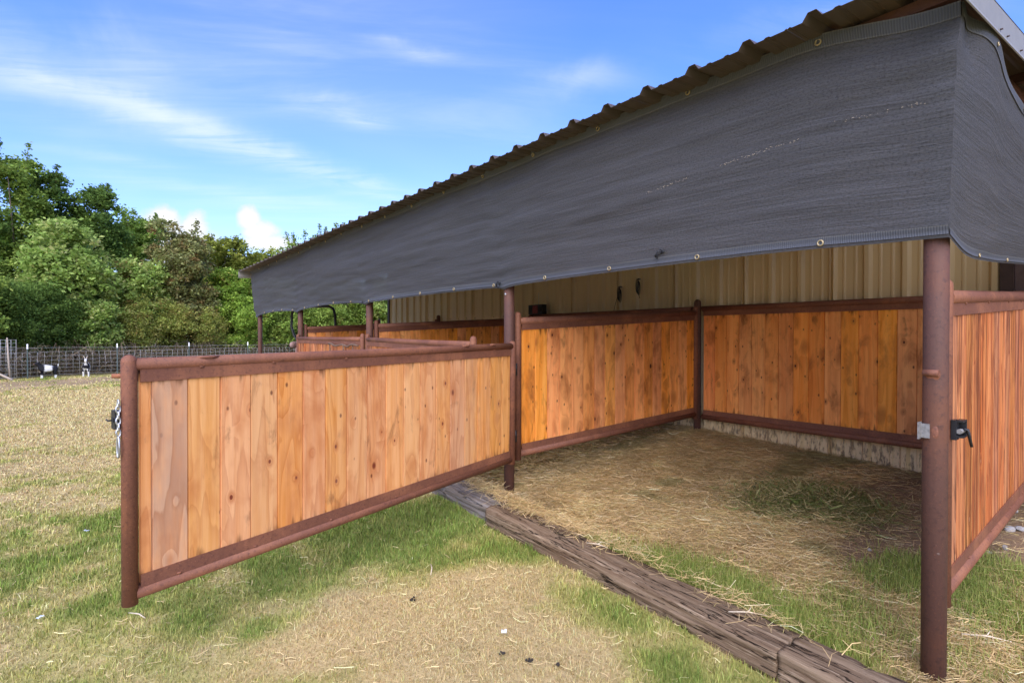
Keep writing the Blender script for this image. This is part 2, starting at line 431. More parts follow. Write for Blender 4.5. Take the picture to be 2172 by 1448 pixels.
def sheet_mat(name, col, dirt, amt):
    m, nt = new_mat(name); o = nt.n('ShaderNodeTexCoord').outputs['Object']
    a = nt.noise(scaled(nt, o, (3, 3, .6)), 1.0, 5, .6); b = nt.noise(scaled(nt, o, (28, 28, 9)), 1.0, 4, .7)
    c = nt.mix(nt.math('MULTIPLY', nt.ramp(a, .35, .75), .28), col, tuple(x * .72 for x in col))
    z = nt.n('ShaderNodeSeparateXYZ', {0: o}).outputs[2]
    low = nt.math('SUBTRACT', 1.0, nt.ramp(z, .15, .85))
    c = nt.mix(nt.math('MULTIPLY', nt.math('MULTIPLY', low, nt.ramp(b, .47, .62)), amt), c, dirt)
    spk = nt.noise(o, 40, 3, .7); c = nt.mix(nt.math('MULTIPLY', nt.ramp(spk, .70, .76), .5 * amt), c, tuple(x * .5 for x in dirt))
    finish(nt, c, .42, None, spec=.45)
    return m


M['tan_sheet'] = sheet_mat('tan_painted_sheet', (.72, .545, .30), (.10, .065, .04), .85)
M['roof_sheet'] = sheet_mat('roof_sheet', (.098, .074, .054), (.12, .085, .06), .0)
M['roof_white'] = sheet_mat('pale_roof_sheet', (.62, .60, .55), (.3, .25, .2), .0)

# shade cloth: dark knitted net, light leaks through it
m, nt = new_mat('charcoal_shade_cloth')
uv = nt.n('ShaderNodeTexCoord').outputs['UV']
s1 = nt.noise(scaled(nt, uv, (1.6, 80, 1)), 1.0, 5, .65, .4)
s2 = nt.noise(scaled(nt, uv, (5, 240, 1)), 1.0, 4, .7, .3)
s3 = nt.noise(scaled(nt, uv, (1.0, 5.0, 1)), 1.0, 4, .6, .5)
s4 = nt.noise(scaled(nt, uv, (85, 120, 1)), 1.0, 4, .75)
vert = nt.noise(scaled(nt, uv, (28, .8, 1)), 1.0, 3, .6)
c = nt.mix(nt.ramp(s1, .30, .75), (.084, .084, .087), (.120, .119, .124))
c = nt.mix(nt.math('MULTIPLY', nt.ramp(s2, .5, .75), .35), c, (.17, .173, .19))
c = nt.mix(nt.math('MULTIPLY', nt.ramp(s3, .5, .8), .35), c, (.105, .10, .092))
c = nt.mix(nt.math('MULTIPLY', nt.ramp(s4, .46, .66), .7), c, (.034, .034, .038))
c = nt.mix(nt.math('MULTIPLY', nt.ramp(vert, .55, .8), .12), c, (.03, .03, .032))
frp = nt.n('ShaderNodeTexVoronoi', {'Vector': scaled(nt, uv, (2.2, 34, 1)), 'Scale': 1.0, 'Randomness': 1.0}, feature='F1')
fcs = nt.n('ShaderNodeSeparateColor', {0: frp.outputs['Color']})
hgt = nt.math('ADD', nt.math('MULTIPLY', s1, 1.0), nt.math('ADD', nt.math('MULTIPLY', s2, .5), nt.math('MULTIPLY', s4, .35)))
out = nt.n('ShaderNodeOutputMaterial'); pb = nt.n('ShaderNodeBsdfPrincipled', {'Base Color': c, 'Roughness': .82, 'Specular IOR Level': .25})
bp = nt.n('ShaderNodeBump', {'Height': hgt, 'Strength': 1.0, 'Distance': .006}); nt.link(bp.outputs[0], pb.inputs['Normal'])
trl = nt.n('ShaderNodeBsdfTranslucent', {0: (.32, .32, .31, 1)}); trp = nt.n('ShaderNodeBsdfTransparent', {0: (1, 1, 1, 1)})
mx = nt.n('ShaderNodeMixShader', {0: .20, 1: pb.outputs[0], 2: trl.outputs[0]})
hole = nt.math('MULTIPLY', nt.ramp(s4, .35, .65), .05)
mx2 = nt.n('ShaderNodeMixShader', {0: hole, 1: mx.outputs[0], 2: trp.outputs[0]}); nt.link(mx2.outputs[0], out.inputs[0])
M['cloth'] = m

m, nt = new_mat('ribbed_webbing')
uv = nt.n('ShaderNodeTexCoord').outputs['UV']
w = nt.n('ShaderNodeTexWave', {'Vector': uv, 'Scale': 32.0, 'Distortion': .4, 'Detail': 1.0}, bands_direction='X').outputs['Fac']
e1 = nt.n('ShaderNodeSeparateXYZ', {0: uv}).outputs[1]
edge = nt.math('ADD', nt.math('LESS_THAN', e1, .012 * .5), nt.math('GREATER_THAN', e1, .052))
c = nt.mix(w, (.066, .069, .078), (.092, .095, .105)); c = nt.mix(nt.math('MULTIPLY', edge, .5), c, (.15, .145, .13))
finish(nt, c, .75, w, .0012)
M['hem'] = m

# vertex coloured plant matter
def leafy(name, transl, rough=.55, spec=.3):
    m, nt = new_mat(name)
    c = nt.n('ShaderNodeAttribute', attribute_name='Col').outputs['Color']
    finish(nt, c, rough, None, spec=spec, transl=transl); return m


M['leaf'] = leafy('leaves', .42, .75, .08); M['grass'] = leafy('grass_blades', .22, .6, .2); M['straw'] = leafy('straw', .12, .6, .25)
M['coat'] = leafy('goat_coat', 0, .8, .15); M['tie'] = None

m, nt = new_mat('soil_and_thatch')
c = nt.n('ShaderNodeAttribute', attribute_name='Col').outputs['Color']; o = nt.n('ShaderNodeTexCoord').outputs['Object']
a = nt.noise(o, 55, 5, .7); b = nt.noise(scaled(nt, o, (9, 14, 9)), 1.0, 5, .65, .8); d = nt.noise(o, 1.7, 4, .6)
v = nt.math('ADD', .52, nt.math('ADD', nt.math('MULTIPLY', a, .55), nt.math('MULTIPLY', b, .42)))
c = nt.mix(1.0, c, nt.n('ShaderNodeCombineColor', {0: v, 1: v, 2: v}).outputs[0], 'MULTIPLY')
finish(nt, c, .95, nt.math('ADD', a, b), .012, spec=.1)
M['ground'] = m

m, nt = new_mat('old_railroad_tie')
o, p, rnd = obj_coords(nt, (11, 17, 13))
a = nt.noise(scaled(nt, p, (1.5, 40, 40)), 1.0, 6, .7, .2); b = nt.noise(scaled(nt, p, (3.5, 70, 70)), 1.0, 4, .65); bl = nt.noise(p, 3.2, 4, .6)
c = nt.mix(nt.ramp(a, .33, .66), (.145, .092, .055), (.275, .195, .125))
c = nt.mix(nt.math('MULTIPLY', nt.ramp(b, .56, .68), .8), c, (.40, .30, .20))
c = nt.mix(nt.ramp(b, .40, .33), c, (.060, .038, .025))
furrow = nt.noise(scaled(nt, p, (.9, 13, 13)), 1.0, 5, .62, .25)
fm = nt.ramp(nt.math('ABSOLUTE', nt.math('SUBTRACT', furrow, .5)), .012, .002)
c = nt.mix(fm, c, (.022, .014, .010))
c = nt.mix(nt.math('MULTIPLY', nt.ramp(bl, .55, .8), .6), c, (.09, .055, .035))
gw = nt.n('ShaderNodeAttribute', attribute_name='weather', attribute_type='OBJECT').outputs['Fac']
c = nt.mix(gw, c, nt.mix(nt.ramp(a, .42, .58), (.36, .335, .31), (.15, .135, .12)))
finish(nt, c, .9, nt.math('SUBTRACT', nt.math('ADD', a, nt.math('MULTIPLY', b, .7)), fm), .012, spec=.12)
M['tie'] = m

# ------------------------------------------------------------------ colour of the lawn: one field for soil and blades
GREENS = [(-2.91, -.9, .45, 1.3), (-3.05, -.62, .45, 1.3), (-2.6, -1.3, .45, 1.0), (-3.4, -1.4, .6, .7), (-2.12, -.72, .30, 1.0), (-1.5, -.70, .25, .9), (-.75, -.78, .25, 1.0), (-.3, -.85, .3, .9), (-1.1, -.72, .2, .5),
          (-3.3, -3.15, .5, .6), (-3.9, -3.1, .6, .6), (-4.9, -3.0, .8, .45), (-2.5, -2.6, .3, .3), (-2.75, -2.0, .4, .35), (-6.4, -2.9, 1.0, .25), (-9.5, -3.2, 1.5, .2), (-6, -.9, 1.2, .3)]
TUFTS = [(-1.74, -.16, .15, 1.2), (-1.45, -.12, .18, 1.0), (-1.28, -.04, .22, 1.6), (-1.05, 0.0, .22, 1.6), (-.85, -.03, .22, 1.6), (-.62, -.03, .2, 1.4), (-.4, -.08, .22, 1.1), (-.38, .70, .2, 1.2), (-.28, .95, .22, 1.3),
         (-.1, .9, .25, 1.1), (.08, .72, .28, 1.0), (.0, 1.25, .25, .9), (.1, .2, .3, .35), (-.5, .3, .2, .5), (-.3, .2, .25, .5)]
STRAWS = [(-1.72, -1.5, .55, 1.0), (-1.2, -1.2, .35, .9), (-1.85, -.98, .3, .8), (-2.1, -1.9, .5, .6), (-1.0, -1.1, .3, .5), (-16, -3.6, 6, .95), (-10, -2.4, 3, .5), (-7.2, -3.3, 1.0, .3), (-.9, -.95, .2, .3)]


def bumps(x, y, L):
    s = np.zeros_like(x)
    for a, b, r, w_ in L: s += w_ * np.exp(-((x - a) ** 2 + (y - b) ** 2) / (r * r))
    return s


def greenness(x, y):
    n = (fbm(x * .9 + 3, y * .9, 21, 4) - .5) * 1.4 + (fbm(x * 4.5, y * 4.5, 31, 4) - .5) * 1.7
    return np.clip(.39 + n + bumps(x, y, GREENS) * .46 + bumps(x, y, TUFTS) * .6 - bumps(x, y, STRAWS) * .75, 0, 1)


def indoor(x, y):        # 1 where straw lies (stalls), with a ragged edge that spills to the tie
    e = y + (fbm(x * 3, y * 3, 44, 3) - .5) * .5
    spill = -.04 - .34 * sstep(-1.7, -2.7, x) * sstep(-4.2, -3.2, x)
    return sstep(spill - .08, spill + .12, e) * sstep(.5, .1, x) * sstep(-12.6, -12.1, x) * sstep(3.3, 3.0, y)


def dirtiness(x, y):     # bare soil in the near stall, by the right-hand panel
    n = (fbm(x * 2.2, y * 2.2, 61, 4) - .5) * 1.3
    d = bumps(x, y, [(-.55, 1.5, .45, 1.0), (-.75, 1.9, .35, .9), (-.48, 1.1, .28, .8), (-.3, 2.1, .6, 1.2), (-.75, 2.3, .5, .7), (-.6, .85, .32, .75), (0.0, 1.75, .4, .8), (0.05, 2.6, .7, 1.0), (-1.6, 2.62, .5, .6), (-2.4, 2.66, .4, .4)])
    return np.clip(d + n * .6, 0, 1)


def path(x, y):          # worn track in front of the fence
    t = (x + 27.97) * .92 + (y + 4.97) * .388
    return sstep(1.0, 1.7, t) * sstep(6.6, 4.4, t + (fbm(x * .6, y * .6, 71) - .5) * 2.0)


STRAW_C = np.array((.68, .515, .25)); GREEN_C = np.array((.20, .28, .050)); LGREEN_C = np.array((.47, .44, .13)); DIRT_C = np.array((.25, .155, .092))


def lawn_col(x, y, g):
    g = g[:, None]; mid = LGREEN_C
    c = np.where(g < .5, STRAW_C * (1 - g * 2) + mid * (g * 2), mid * (2 - g * 2) + GREEN_C * (g * 2 - 1))
    return c


def soil_col(x, y):
    g = greenness(x, y); c = lawn_col(x, y, g * .75) * .80
    i = indoor(x, y)[:, None]; hay = np.array((.52, .37, .18))
    c = c * (1 - i) + hay * i * (.45 + 1.0 * fbm(x * 3.1, y * 3.1, 55, 4))[:, None]
    d = (dirtiness(x, y) * ((x > -3) & (x < 2) & (y > .35)))[:, None]
    c = c * (1 - d) + np.array((.25, .165, .10)) * d
    p = path(x, y)[:, None] * .85
    c = c * (1 - p) + np.array((.30, .20, .12)) * (.55 + .9 * fbm(x * 1.6, y * .9, 89, 4))[:, None] * p
    st = fbm(x * .5 + y * 1.3, y * .5 - x * .2, 88, 4)[:, None]; c = c * (.78 + .44 * st)
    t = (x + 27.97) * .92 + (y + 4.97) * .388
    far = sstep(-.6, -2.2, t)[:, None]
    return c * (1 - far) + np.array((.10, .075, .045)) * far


# ------------------------------------------------------------------ ground sheet
def axis(dense0, dense1, step, lo, hi):
    a = list(np.arange(dense0, dense1 + 1e-6, step)); d = step; x = dense1
    while x < hi: d *= 1.25; x += d; a.append(x)
    d = step; x = dense0
    while x > lo: d *= 1.25; x -= d; a.insert(0, x)
    return np.array(a)


gx = np.concatenate([axis(-9, 1.2, .06, -9, 900)]); left = []
x = -9.0; d = .07
while x > -34: d = min(d * 1.04, .35); x -= d; left.insert(0, x)
while x > -900: d *= 1.25; x -= d; left.insert(0, x)
gx = np.concatenate([np.array(left), gx]); gy = axis(-5.5, 3.6, .06, -900, 900)
X, Y = np.meshgrid(gx, gy); X = X.ravel(); Y = Y.ravel()
Z = ground_z(X, Y); nx, ny = len(gx), len(gy)
i, j = np.meshgrid(np.arange(nx - 1), np.arange(ny - 1)); a = (j * nx + i).ravel()
Fq = np.stack([a, a + 1, a + nx + 1, a + nx], 1)
ground = link('ground', np_mesh('ground', np.stack([X, Y, Z], 1), Fq, soil_col(X, Y), True), M['ground'])
tag(ground, 'dry lawn and stall floor of patchy soil running to the trees', 'ground', kind='structure')

# ------------------------------------------------------------------ pipe-framed boarded panels and gates
PW = .1495


def plank_mesh(w, zb0, zb1, zt0, zt1, th=.019, tongue=True):
    """One board, x 0..w, chamfered edges; bottom and top follow the rails; a thin tongue closes the joint."""
    c = .0015; g = .0030; h = th / 2
    prof = [(g, -h + c), (g + c, -h), (w - g - c, -h), (w - g, -h + c), (w - g, h - c), (w - g - c, h), (g + c, h), (g, h - c)]
    mb = MB()
    def lv(x, t): return (zb0 + (zb1 - zb0) * x / w) if t == 0 else (zt0 + (zt1 - zt0) * x / w)
    V = [(x, y, lv(x, 0)) for x, y in prof] + [(x, y, lv(x, 1)) for x, y in prof]
    mb.add(V, [(k, (k + 1) % 8, 8 + (k + 1) % 8, 8 + k) for k in range(8)] + [tuple(reversed(range(8))), tuple(range(8, 16))])
    if tongue: mb.box((w - .003, -.001, max(zb0, zb1)), (w + .003, .003, min(zt0, zt1)))
    return mb.mesh('plank')


def panel(root, L, zt0, zt1, zb0, zb1, wood, widths=None, r=.030, ends=(True, True), end_top=.045, end_low=.06, weather=None, seed=1, rail_mat=None, post_r=None, strip=.05):
    """Frame and boards of a gate or fixed panel. Local x along it, z up; rails slope from (zt0, zb0) to (zt1, zb1)."""
    rng = random.Random(seed); rm = rail_mat or M['rust']; pr = post_r or r
    def zt(x): return zt0 + (zt1 - zt0) * x / L
    def zb(x): return zb0 + (zb1 - zb0) * x / L
    for k, x in enumerate((0.0, L)):
        if ends[k]: MB().tube([(x, 0, zb(x) - end_low), (x, 0, zt(x) + end_top)], pr, 16, dome=(False, True)).build('end_pipe', rm, root)
    MB().tube([(pr * .6, 0, zt(0)), (L * .33, .002, zt(L * .33) - .003), (L * .66, -.001, zt(L * .66) - .003), (L - pr * .6, 0, zt(L))], r, 14).build('top_rail', rm, root)
    MB().tube([(pr * .6, 0, zb(0)), (L * .5, .001, zb(L * .5) - .002), (L - pr * .6, 0, zb(L))], r, 14).build('bottom_rail', rm, root)
    x0, x1 = pr + .006, L - pr - .006
    def strip_mesh(top):
        mb = MB(); s = .0
        for y0, y1 in ((-.016, -.0105), (.0105, .016)):
            P = []
            for x in (x0, x1):
                a, b = (zt(x) - r - strip, zt(x) - r + .004) if top else (zb(x) + r - .004, zb(x) + r + strip)
                P += [(x, y0, a), (x, y1, a), (x, y1, b), (x, y0, b)]
            mb.add(P, [(0, 1, 2, 3), (7, 6, 5, 4), (0, 4, 5, 1), (1, 5, 6, 2), (2, 6, 7, 3), (3, 7, 4, 0)])
        return mb
    strip_mesh(True).build('edge_strip', rm, root); strip_mesh(False).build('edge_strip', rm, root)
    w_ = MB()
    for k in range(int(L / .45)):
        x = .3 + k * .45 + rng.uniform(-.08, .08)
        for y in (-.017, .017):
            w_.ball((x, y, zt(x) - r + .003), (.012, .006, .006), 8, 5); w_.ball((x + .1, y, zb(x + .1) + r + .001), (.012, .006, .005), 8, 5)
    tag(w_.build('weld_bead', rm, root), kind='stuff')
    if widths is None:
        widths = []; x = x0
        while x < x1 - .09: w0 = PW + rng.uniform(-.006, .006); widths.append(w0); x += w0
    x = x0
    for k, w0 in enumerate(widths):
        w0 = min(w0, x1 - x)
        if w0 < .02: break
        zbase = zb(x) + r + .012
        me = plank_mesh(w0, 0, zb(x + w0) - zb(x), zt(x) - r - .012 - zbase, zt(x + w0) - r - .012 - zbase)
        o = link('plank', me, wood, root, (x, rng.uniform(-.0012, .0012), zbase))
        o['weather'] = float((weather or {}).get(k, max(0, rng.uniform(-.3, .25)) if wood is M['wood_gate'] else 0.0)); o['end_z'] = float(zt(x) - zb(x) - 2 * r - .024)
        x += w0


# the open gate of the near stall
H = (-2.889, -.10); E_ = (-2.10, -2.757); GL = 2.772
ga = math.atan2(E_[1] - H[1], E_[0] - H[0])
gate = thing('stall_gate', 'open stall gate of pale weathered planks swung out over the grass', 'gate', (H[0], H[1], 0), (R(-.5), 0, ga))
panel(gate, GL, 1.276, 1.238, .335, .243, M['wood_gate'],
      widths=[.112, .155, .150, .150, .157, .146, .152, .149, .151, .146, .150, .147, .142, .150, .146, .151, .148, .150, .148],
      weather={17: .8, 18: .1, 16: .0, 15: .05, 14: .1, 12: .0, 4: .35, 3: .45, 2: .3, 1: .25, 0: .1}, seed=3, r=.0275, post_r=.031, end_low=.042, end_top=.012)
for x, ln in ((2.45, .10), (.60, .08), (.28, .07)):
    MB().tube([(x - ln / 2, .012, 1.247 + (GL - x) * .0137 + .010), (x, .035, 1.25 + (GL - x) * .0137 + .008), (x + ln / 2, .012, 1.247 + (GL - x) * .0137 + .010)], .006, 8).build('welded_tab', M['rust'], gate)
MB().tube([(GL, -.01, 1.19), (GL + .050, -.040, 1.19)], .010, 12).build('stop_pin', M['rust_raw'], gate)
b = MB().box((GL + .030, -.045, .965), (GL + .052, -.005, 1.045)); b.box((GL + .051, -.035, .995), (GL + .056, -.015, 1.012)); b.build('latch_body', M['black_metal'], gate)
MB().tube([(GL + .05, -.03, 1.003), (GL + .066, -.04, 1.0), (GL + .071, -.043, 1.008)], .004, 8).build('latch_tongue', M['black_metal'], gate)
for z in (.52, 1.08):
    hb = MB().tube([(-.052, 0, z - .05), (-.052, 0, z + .05)], .014, 10); hb.box((-.055, -.012, z - .012), (0, .012, z + .012)); hb.build('hinge', M['black_metal'], gate)

# chain and snap hook hanging on the free end of the gate
chain = thing('gate_chain', 'short galvanised chain with snap hook hanging on the open gate end pipe', 'chain', (E_[0], E_[1], 0), (0, 0, ga))
z = 1.075
for k in range(6):
    ax = (1, 0, 0) if k % 2 == 0 else (0, 1, 0)
    n = 12; pts = []
    for q in range(n + 1):
        a = 2 * math.pi * q / n; hx = .008 * math.cos(a); hz = .016 * math.sin(a)
        pts.append((.042 + (0 if k % 2 == 0 else hx), .012 + (hx if k % 2 == 0 else 0), z + hz))
    MB().tube(pts, .0037, 6, cap=False).build('chain_link', M['galv'], chain); z -= .025
MB().tube([(.043, .012 + .013 * math.cos(a), z - .035 + .045 * math.sin(a)) for a in np.linspace(0, 2 * math.pi, 15)], .0042, 6, cap=False).build('snap_hook', M['galv'], chain)

# fixed side panel between near and second stall
pn = thing('stall_divider', 'orange plank divider panel facing the near stall, beside the open gate', 'panel', (-3.05, .092, 0), (0, 0, R(90)))
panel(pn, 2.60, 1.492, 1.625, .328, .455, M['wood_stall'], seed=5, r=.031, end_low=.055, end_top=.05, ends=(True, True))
pn2 = thing('stall_divider', 'orange plank panel across the back of the near stall under the tan wall', 'panel', (-3.0, 2.735, 0))
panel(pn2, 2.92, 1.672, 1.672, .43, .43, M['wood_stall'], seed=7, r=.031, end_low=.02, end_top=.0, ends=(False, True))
pn3 = thing('stall_divider', 'weathered reddish plank panel beside the near corner post, below the side shade cloth', 'panel', (.004, .088, 0), (0, 0, math.atan2(2.62, -.108)))
panel(pn3, 2.62, 1.530, 1.655, .245, .375, M['wood_red'], seed=11, r=.033, end_low=.06, end_top=.05)
lt = MB().box((-.02, -.050, .915), (.030, -.032, 1.0)); lt.build('latch_plate', M['black_metal'], pn3)
l2 = MB()
for z0, z1, x0, x1 in ((.992, 1.0, -.012, .052), (.925, .933, -.012, .052), (.925, 1.0, .045, .053)): l2.box((x0, -.072, z0), (x1, -.046, z1))
l2.build('latch_guard', M['black_metal'], pn3)
MB().tube([(.025, -.055, .962), (.025, -.080, .958), (.045, -.090, .885)], [.008, .007, .006], 10).build('latch_handle', M['black_metal'], pn3)
MB().tube([(-.01, -.058, .952), (.055, -.058, .952)], .011, 10).build('latch_bolt', M['plate'], pn3)
pn4 = thing('stall_divider', 'orange plank divider panel between second and third stall', 'panel', (-6.10, .092, 0), (0, 0, R(90)))
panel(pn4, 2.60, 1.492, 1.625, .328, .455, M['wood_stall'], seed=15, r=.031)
pn5 = thing('stall_divider', 'brown plank divider panel between third stall and the open farthest bay', 'panel', (-9.15, .092, 0), (0, 0, R(90)))
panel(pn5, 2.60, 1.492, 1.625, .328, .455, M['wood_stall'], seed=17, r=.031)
pn6 = thing('stall_divider', 'plank panel across the back of the second stall, carrying the small radio', 'panel', (-6.05, 2.735, 0))
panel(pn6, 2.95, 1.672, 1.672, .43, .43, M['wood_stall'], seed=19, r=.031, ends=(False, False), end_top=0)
g2 = thing('stall_gate', 'reddish plank gate of the second stall standing just ajar behind the open gate', 'gate', (-6.02, -.06, 0), (0, 0, R(-4)))
panel(g2, 2.80, 1.315, 1.285, .30, .27, M['wood_red'], seed=21)
g3 = thing('stall_gate', 'closed reddish plank gate of the third stall with old rope slung on it', 'gate', (-9.07, -.06, 0), (0, 0, 0))
panel(g3, 2.88, 1.318, 1.318, .30, .30, M['wood_red'], seed=23)
rp = MB(); pts = [(-7.35 + t * 1.15, -.115 - .012 * math.sin(t * 9), 1.245 - .018 * math.sin(t * 3.1) + .012 * math.sin(t * 17)) for t in np.linspace(0, 1, 16)]
rp.tube(pts, .014, 7)
for x, ln in ((-7.30, .22), (-6.75, .30), (-6.40, .2)): rp.tube([(x, -.115, 1.24), (x + .02, -.118, 1.24 - ln * .5), (x - .01, -.116, 1.24 - ln)], .010, 6)
tag(rp.build('rope', M['rope']), 'old brown rope slung along the closed third stall gate', 'rope')

# ------------------------------------------------------------------ the shed: posts, rafters, roof
shed = thing('horse_stall_shed', 'long open pipe frame shed with low ribbed metal roof', 'shed', (0, 0, 0))
PX = [0, -3.05, -6.10, -9.13, -12.08]
SL = .045
RZ = 2.744
def roof_at(y): return RZ + (y + .366) * SL
for k, x in enumerate(PX):
    zb = gz(x, 0) - .25; zt = roof_at(0) - .07
    o = MB().tube([(0, 0, zb), (0, 0, (zb + zt) / 2), (0, 0, zt)], .0455, 22).build('pipe_post', M['rust_post'], shed, (x, 0, 0))
    if k == 0:
        MB().tube([(-.030, -.049, 1.205), (.026, -.050, 1.205)], .0145, 14).build('stop_pin', M['rust'], o)
        MB().ball((.002, -.0405, 1.198), (.026, .006, .028), 12, 8).build('rust_patch', M['rust_raw'], o)
        s = MB().box((-.040, -.050, .928), (-.006, -.040, .988)); s.box((-.044, -.068, .922), (-.039, -.030, .994)); s.build('strike_plate', M['plate'], o)
        MB().ball((.008, -.0405, .955), (.016, .006, .032), 12, 8).build('rust_patch', M['rust'], o)
    if k == 1:
        MB().ball((.006, -.046, 1.72), (.011, .006, .011), 10, 6).build('bolt', M['galv'], o)
BX = [(-3.05, 1.775, 2.735), (-6.10, 1.775, 2.735), (-9.13, 1.775, 2.735), (-12.08, 1.775, 2.735), (-.05, 1.775, 2.80)]
for x, zt, y in BX:
    MB().tube([(0, 0, gz(x, y) - .2), (0, 0, zt - .03)], .040, 18, dome=(False, True)).build('back_post', M['rust_post'], shed, (x, y, 0))
for x in PX:
    MB().tube([(x, -.10, roof_at(-.10) - .085), (x, 2.82, roof_at(2.82) - .085)], .030, 12).build('rafter', M['rust_post'], shed)
for y in (-.115, 1.25, 2.6):
    z = roof_at(y)
    p_ = MB().box((-12.25, y - .022, z - .052), (.135, y + .022, z - .004)); p_.build('purlin', M['rust_post'], shed)


def pbr_profile(x0, x1, first, pitch=.3048, rib=.034, minor=.006):
    """Height profile of ribbed sheet between x0 and x1, ribs counted from first."""
    P = []
    k = math.floor((x0 - first) / pitch) - 1
    while True:
        c = first + k * pitch
        if c - pitch > x1: break
        for dx, h in ((-.042, 0), (-.018, rib), (.018, rib), (.042, 0), (.085, 0), (.095, minor), (.110, minor), (.120, 0), (.183, 0), (.193, minor), (.208, minor), (.218, 0)):
            P.append((c + dx, h))
        k += 1
    P = [q for q in P if x0 < q[0] < x1]
    return [(x0, 0)] + P + [(x1, 0)]


sheets = np.arange(-12.35, .13, .9144)
for k, xs in enumerate(sheets):
    xe = min(xs + .9144, .135)
    prof = pbr_profile(xs + .0005, xe - .0005, -.353 - .3048 * 50)
    mb = MB(); n = len(prof); V = []
    for y in (-.366, 2.86):
        V += [(x, y, roof_at(y) + h) for x, h in prof]
    V += [(x, y, z - .0015) for x, y, z in V]
    mb.add(V, [(q, q + 1, n + q + 1, n + q) for q in range(n - 1)] + [(2 * n + q + 1, 2 * n + q, 3 * n + q, 3 * n + q + 1) for q in range(n - 1)] + [(q + 1, q, 2 * n + q, 2 * n + q + 1) for q in range(n - 1)])
    mb.build('roof_panel', M['roof_sheet'], shed)


def rake(x, s):
    mb = MB(); y0, y1 = -.372, 2.86; V = []
    prof = [(0, .010), (.006 * s, .010), (.006 * s, -.095), (.020 * s, -.128), (.016 * s, -.131), (.001 * s, -.098), (0, -.09)]
    if s < 0: prof = prof[::-1]
    n = len(prof)
    for y in (y0, y1): V += [(x + a, y, roof_at(y) + b) for a, b in prof]
    mb.add(V, [(q, n + q, n + (q + 1) % n, (q + 1) % n) for q in range(n)] + [tuple(range(n)), tuple(reversed(range(n, 2 * n)))])
    mb.box((min(x, x - .08 * s), y0, RZ + .036), (max(x, x - .08 * s), y0 + .01, RZ + .040))
    cap = [(x - .07 * s, y, roof_at(y) + .042) for y in (y0, y1)] + [(x + .008 * s, y, roof_at(y) + .012) for y in (y0, y1)]
    mb.add(cap, [(0, 1, 3, 2)])
    return mb


rake(.140, 1).build('rake_trim', M['white_trim'], shed); rake(-12.36, -1).build('rake_trim', M['white_trim'], shed)
for y in (.27, .38, .62): MB().tube([(.147, y, roof_at(y) - .085), (.156, y, roof_at(y) - .085)], .004, 8).build('trim_screw', M['brown_trim'], shed)

# ------------------------------------------------------------------ the barn behind the stalls
barn = thing('metal_barn', 'tan ribbed metal barn wall behind the stalls with brown door', 'barn', (0, 0, 0))
WY = 2.87
ws = np.arange(-11.70, -.38, .9144)
for xs in ws:
    xe = min(xs + .9144, -.375)
    if xe - xs < .05: continue
    prof = pbr_profile(xs + .0005, xe - .0005, -1.02 - .3048 * 40, rib=.032, minor=.006); n = len(prof); V = []
    zlow = .06
    for z in (zlow, 3.1): V += [(x, WY - h, z) for x, h in prof]
    V += [(x, y + .0015, z) for x, y, z in V]
    MB().add(V, [(q + 1, q, n + q, n + q + 1) for q in range(n - 1)] + [(2 * n + q, 2 * n + q + 1, 3 * n + q + 1, 3 * n + q) for q in range(n - 1)]).build('wall_panel', M['tan_sheet'], barn)
sc = MB()
for k in range(37):
    x = -1.02 - .3048 * k + .06
    if x < -11.6: break
    for z in (1.70, .52, 2.3): sc.ball((x, WY - .002, z), (.008, .006, .008), 6, 4)
tag(sc.build('wall_screw', M['brown_trim'], barn), kind='stuff')
MB().box((-11.78, WY - .05, .0), (-11.69, WY + .06, 3.1)).build('corner_trim', M['brown_trim'], barn)
MB().box((-.375, WY - .045, .0), (-.29, WY + .06, 3.1)).build('door_trim', M['brown_trim'], barn)
MB().box((-.288, WY - .03, .05), (3.2, WY + .02, 2.9)).build('sliding_door', M['door_brown'], barn)
e = MB().box((-11.74, WY + .06, 0), (-11.70, WY + 8, 3.1)); e.box((3.3, WY + .06, 0), (3.34, WY + 8, 3.1)); e.box((-11.70, WY + 7.96, 0), (3.3, WY + 8.0, 3.1)); e.build('end_wall', M['tan_sheet'], barn)
rf = MB().add([(-11.9, WY + .02, 3.12), (3.5, WY + .02, 3.12), (3.5, WY + 4, 4.2), (-11.9, WY + 4, 4.2), (3.5, WY + 8.1, 3.12), (-11.9, WY + 8.1, 3.12)], [(0, 1, 2, 3), (3, 2, 4, 5), (0, 3, 5), (1, 4, 2)]); rf.build('barn_roof', M['roof_white'], barn)

# ------------------------------------------------------------------ shade cloths
def bay(x):
    t = np.zeros_like(x); P = PX + [-12.35]
    edges = [.06] + PX[1:4] + [-12.2]
    for a, b in zip(edges[:-1], edges[1:]):
        mk = (x <= a) & (x >= b); t[mk] = (a - x[mk]) / (a - b)
    return t


def zbot(x):
    t = bay(x); amp = np.where(x < -6.10, .045, .012); d = np.zeros_like(x)
    for px in PX[1:]: d -= .022 * np.exp(-np.abs(x - px) / .10)
    return 1.782 - .016 * sstep(-.8, .06, x) + amp * np.sin(np.pi * t) ** .8 + d + np.where(x < -12.0, (x + 12.0) * .08, 0)


def ztop(x): return 2.768 - .103 * sstep(-.55, .08, x) + .004 * np.sin(x * 4.6) - .02 * sstep(-11.9, -12.2, x)


